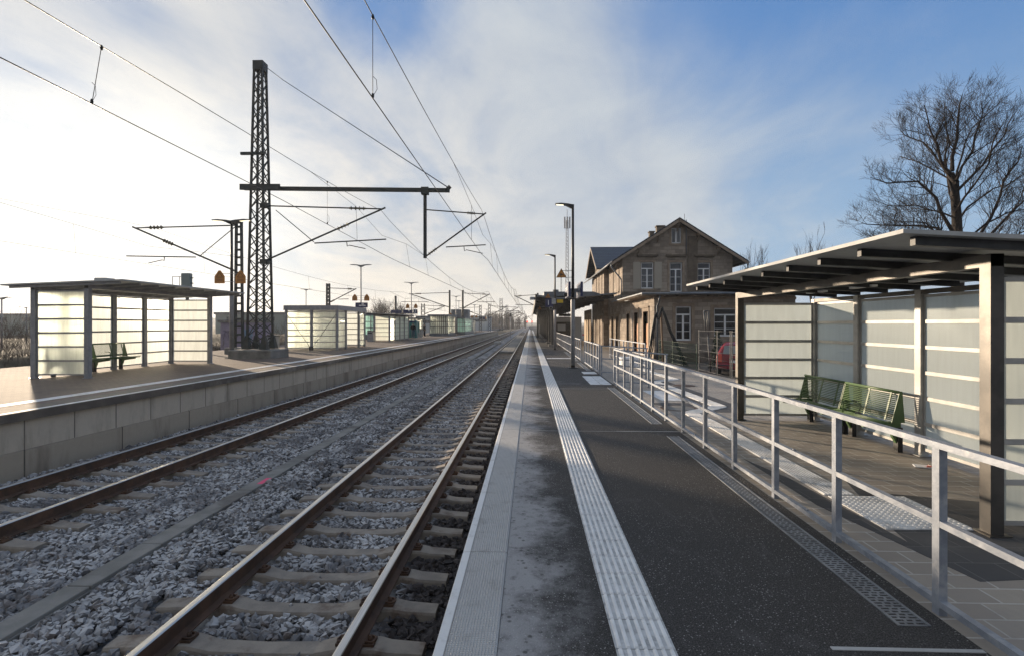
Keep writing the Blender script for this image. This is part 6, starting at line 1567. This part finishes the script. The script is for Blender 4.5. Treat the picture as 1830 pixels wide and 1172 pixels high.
# evergreen bush by the car
rg = random.Random(2); c = P(1282, 640, Y=27.0); t = thing('evergreen_bush', 'dark evergreen bush behind the site fence beside the red car', 'bush', (c.x, 27.0, -.46))
m = MB(); m.tube([(c.x, 27, -.46), (c.x, 27, 1.2)], [.05, .02], 6); m.build('stem', M['bark'], t); m = MB()
for k in range(900):
    zz = rg.random(); rad = .42 * (1 - zz * .75) * (rg.random() ** .5) * (1 + .25 * math.sin(zz * 19)); a = rg.uniform(0, 6.28); pc = Vector((c.x + math.cos(a) * rad, 27 + math.sin(a) * rad, -.35 + zz * 1.85))
    d1 = Vector((rg.gauss(0, 1), rg.gauss(0, 1), rg.gauss(.6, 1))).normalized() * rg.uniform(.05, .11); d2 = d1.cross(Vector((rg.gauss(0, 1), rg.gauss(0, 1), rg.gauss(0, 1)))).normalized() * .025
    m.add([pc - d1, pc + d2, pc + d1, pc - d2], [(0, 1, 2, 3)])
m.build('foliage', M['evergreen'], t, fix=False)

# dry grass bank left of the platform
def bank(x, y):
    e = max(0.0, min(1.0, (-25.2 - x) / 4)); e = e * e * (3 - 2 * e)
    return -1.25 + e * (1.15 + .28 * math.sin(y * .31) + .18 * math.sin(y * .83 + x) + .12 * math.sin(x * .9))
m = MB(); nx, ny = 24, 60
for j in range(ny + 1):
    for i in range(nx + 1): x = -25 - 30 * (i / nx) ** 1.5; y = 5 + 100 * j / ny; m.v.append((x, y, bank(x, y) + .004))
for j in range(ny):
    for i in range(nx): k = j * (nx + 1) + i; m.f.append([k, k + 1, k + nx + 2, k + nx + 1]); m.m.append(0); m.s.append(True)
struct(m.build('embankment', M['earth'], fix=False))
rg = random.Random(8); m = MB()
for k in range(4500):
    y = rg.uniform(12, 70); x = -19.5 - abs(rg.gauss(0, 6)) - (6.6 if rg.random() < .7 else 0); h = rg.uniform(.10, .35); a = rg.uniform(0, 6.28); z = bank(x, y) - .02
    q = Vector((x, y, z)); e = Vector((math.cos(a) * .03, math.sin(a) * .03, 0)); tip = q + Vector((rg.gauss(0, .15), rg.gauss(0, .15), h)); m.add([q - e, q + e, tip], [(0, 1, 2)])
tag(m.build('dry_grass', mat('dry_grass_blades', (0.085, 0.066, 0.044), 0.9), fix=False), 'dry winter grass along the bank beyond the opposite platform', 'grass', kind='stuff')

# ------------------------------------------------------------------ far background
def cell_tower():
    Y = 190; a = P(1013.5, 560, Y=Y); top = P(0, 392, Y=Y).z; t = thing('radio_mast', 'tall thin lattice radio mast with antenna panels behind the nearer lamp post', 'radio mast', (a.x, Y, -1.2))
    m = MB(); lattice(m, a.x, Y, -1.2, top - 2, 1.3, .7, 30, .14, .07, 4); m.tube([(a.x, Y, top - 2), (a.x, Y, top + 2)], .10, 6); m.build('lattice', M['steel'], t)
    for dx in (-.9, .9, .0):
        m = MB(); m.cbox((a.x + dx - .28, Y - .7, top - 5), (a.x + dx + .28, Y - .4, top - .8), .03); m.beam((a.x, Y, top - 3), (a.x + dx, Y - .4, top - 3), .08, .08); m.build('antenna_panel', M['steel_lt'], t)
cell_tower()
Y = 150; a = P(1003, 560, Y=Y); t = thing('small_mast', 'short thin ladder mast behind the canopy, between the two lamp posts', 'mast', (a.x, Y, -1)); m = MB(); lattice(m, a.x, Y, -1, P(0, 498, Y=Y).z, .35, .28, 40, .06, .05, 2, .2, .2, True); m.build('lattice', M['dark_steel'], t)
def shed(label, u0, u1, v, Y, mt, dep=18):
    a = P(u0, v, Y=Y); b_ = P(u1, v, Y=Y); t = thing('industrial_hall', label, 'industrial hall', ((a.x + b_.x) / 2, Y, -1.25), 'industrial halls on the horizon')
    MB().box((a.x, Y, -1.25), (b_.x, Y + dep, a.z - .6)).build('wall', mt, t); MB().box((a.x - .3, Y - .3, a.z - .6), (b_.x + .3, Y + dep + .3, a.z)).build('roof', M['zinc'], t)
    n = min(12, max(2, int((b_.x - a.x) / 7)))
    for k in range(n): x = a.x + (b_.x - a.x) * (k + .3) / n; MB().box((x, Y - .06, a.z - 2.2), (x + 2.6, Y - .002, a.z - 1.2)).build('window', M['win_sky'], t)
shed('long low grey green hall on the far left horizon', -60, 70, 560.5, 150, M['shed'], 30)
shed('low grey green hall seen through the foot of the tall mast', 385, 520, 558, 130, M['shed'], 30)
shed('pale hall behind the number 2 sign and the man in black', 745, 800, 564.5, 160, M['shedw'])
shed('pale block with sloping end right of the glazed stair house', 842, 868, 564.5, 200, M['shedw'], 30)
# far wood as one mass: trunks and fine twig sprays
rg = random.Random(12); m = MB()
for k in range(520):
    Y = rg.uniform(330, 620); u = rg.choice([rg.uniform(866, 915), rg.uniform(866, 940), rg.uniform(640, 860), rg.uniform(960, 1010)]); x = P(u, 0, Y=Y).x; h = rg.uniform(7, 12) * (1.15 if u > 866 and u < 915 else .75)
    m.tube([(x, Y, -1.3), (x, Y, h * .75)], [.25, .08], 4, 0, False)
    for j in range(16):
        z = h * rg.uniform(.2, .8); a = rg.uniform(0, 6.28); d = rg.uniform(.8, 2.2) * (1.1 - z / h); m.tube([(x, Y, z), (x + math.cos(a) * d, Y + math.sin(a) * d, z + rg.uniform(.8, 2.6))], [.09, .05], 3, 0, False)
tag(m.build('distant_wood', M['twig'], fix=False), 'misty bare wood along the horizon at the end of the tracks', 'wood', kind='stuff')
m = MB(); n = 60
for j, (dist, hh) in enumerate(((1500, 30), (2300, 38))):
    vs = []
    for k in range(n + 1):
        a = R(-75 + 150 * k / n); h = hh * (.55 + .25 * math.sin(k * .37 + j * 2) + .18 * math.sin(k * .9 + j)) * (1.15 if k < 24 else .45); x, y = math.sin(a) * dist, math.cos(a) * dist; x2, y2 = math.sin(a) * (dist + 500), math.cos(a) * (dist + 500)
        vs += [(x, y, -5), (x * 1.12, y * 1.12, h), (x2 * 1.2, y2 * 1.2, -5)]
    m.add(vs, [f for k in range(n) for f in ((k * 3, k * 3 + 3, k * 3 + 4, k * 3 + 1), (k * 3 + 1, k * 3 + 4, k * 3 + 5, k * 3 + 2))])
o = m.build('hills', mat('wooded_hills', (0.05, 0.06, 0.05), 0.95, 0, (0.07, 0.075, 0.055), 0.02), fix=False); struct(o)

# ------------------------------------------------------------------ haze
HAZE = 0.00035
if HAZE:
    m = MB(); m.box((-4700, -4600, -7), (4700, 4700, 47)); o = m.build('haze', [])
    hm = bpy.data.materials.new('haze_air'); hm.use_nodes = True; t = NT(hm.node_tree); t.n.clear()
    v = t.new('VolumePrincipled'); v.inputs['Density'].default_value = HAZE; t.put(v.inputs['Color'], (0.90, 0.93, 0.97)); v.inputs['Anisotropy'].default_value = 0.35
    oo = t.new('OutputMaterial'); t.l.new(v.outputs[0], oo.inputs['Volume']); o.data.materials.append(hm); o['kind'] = 'stuff'
    tag(o, 'pale winter haze over the whole station', 'haze')
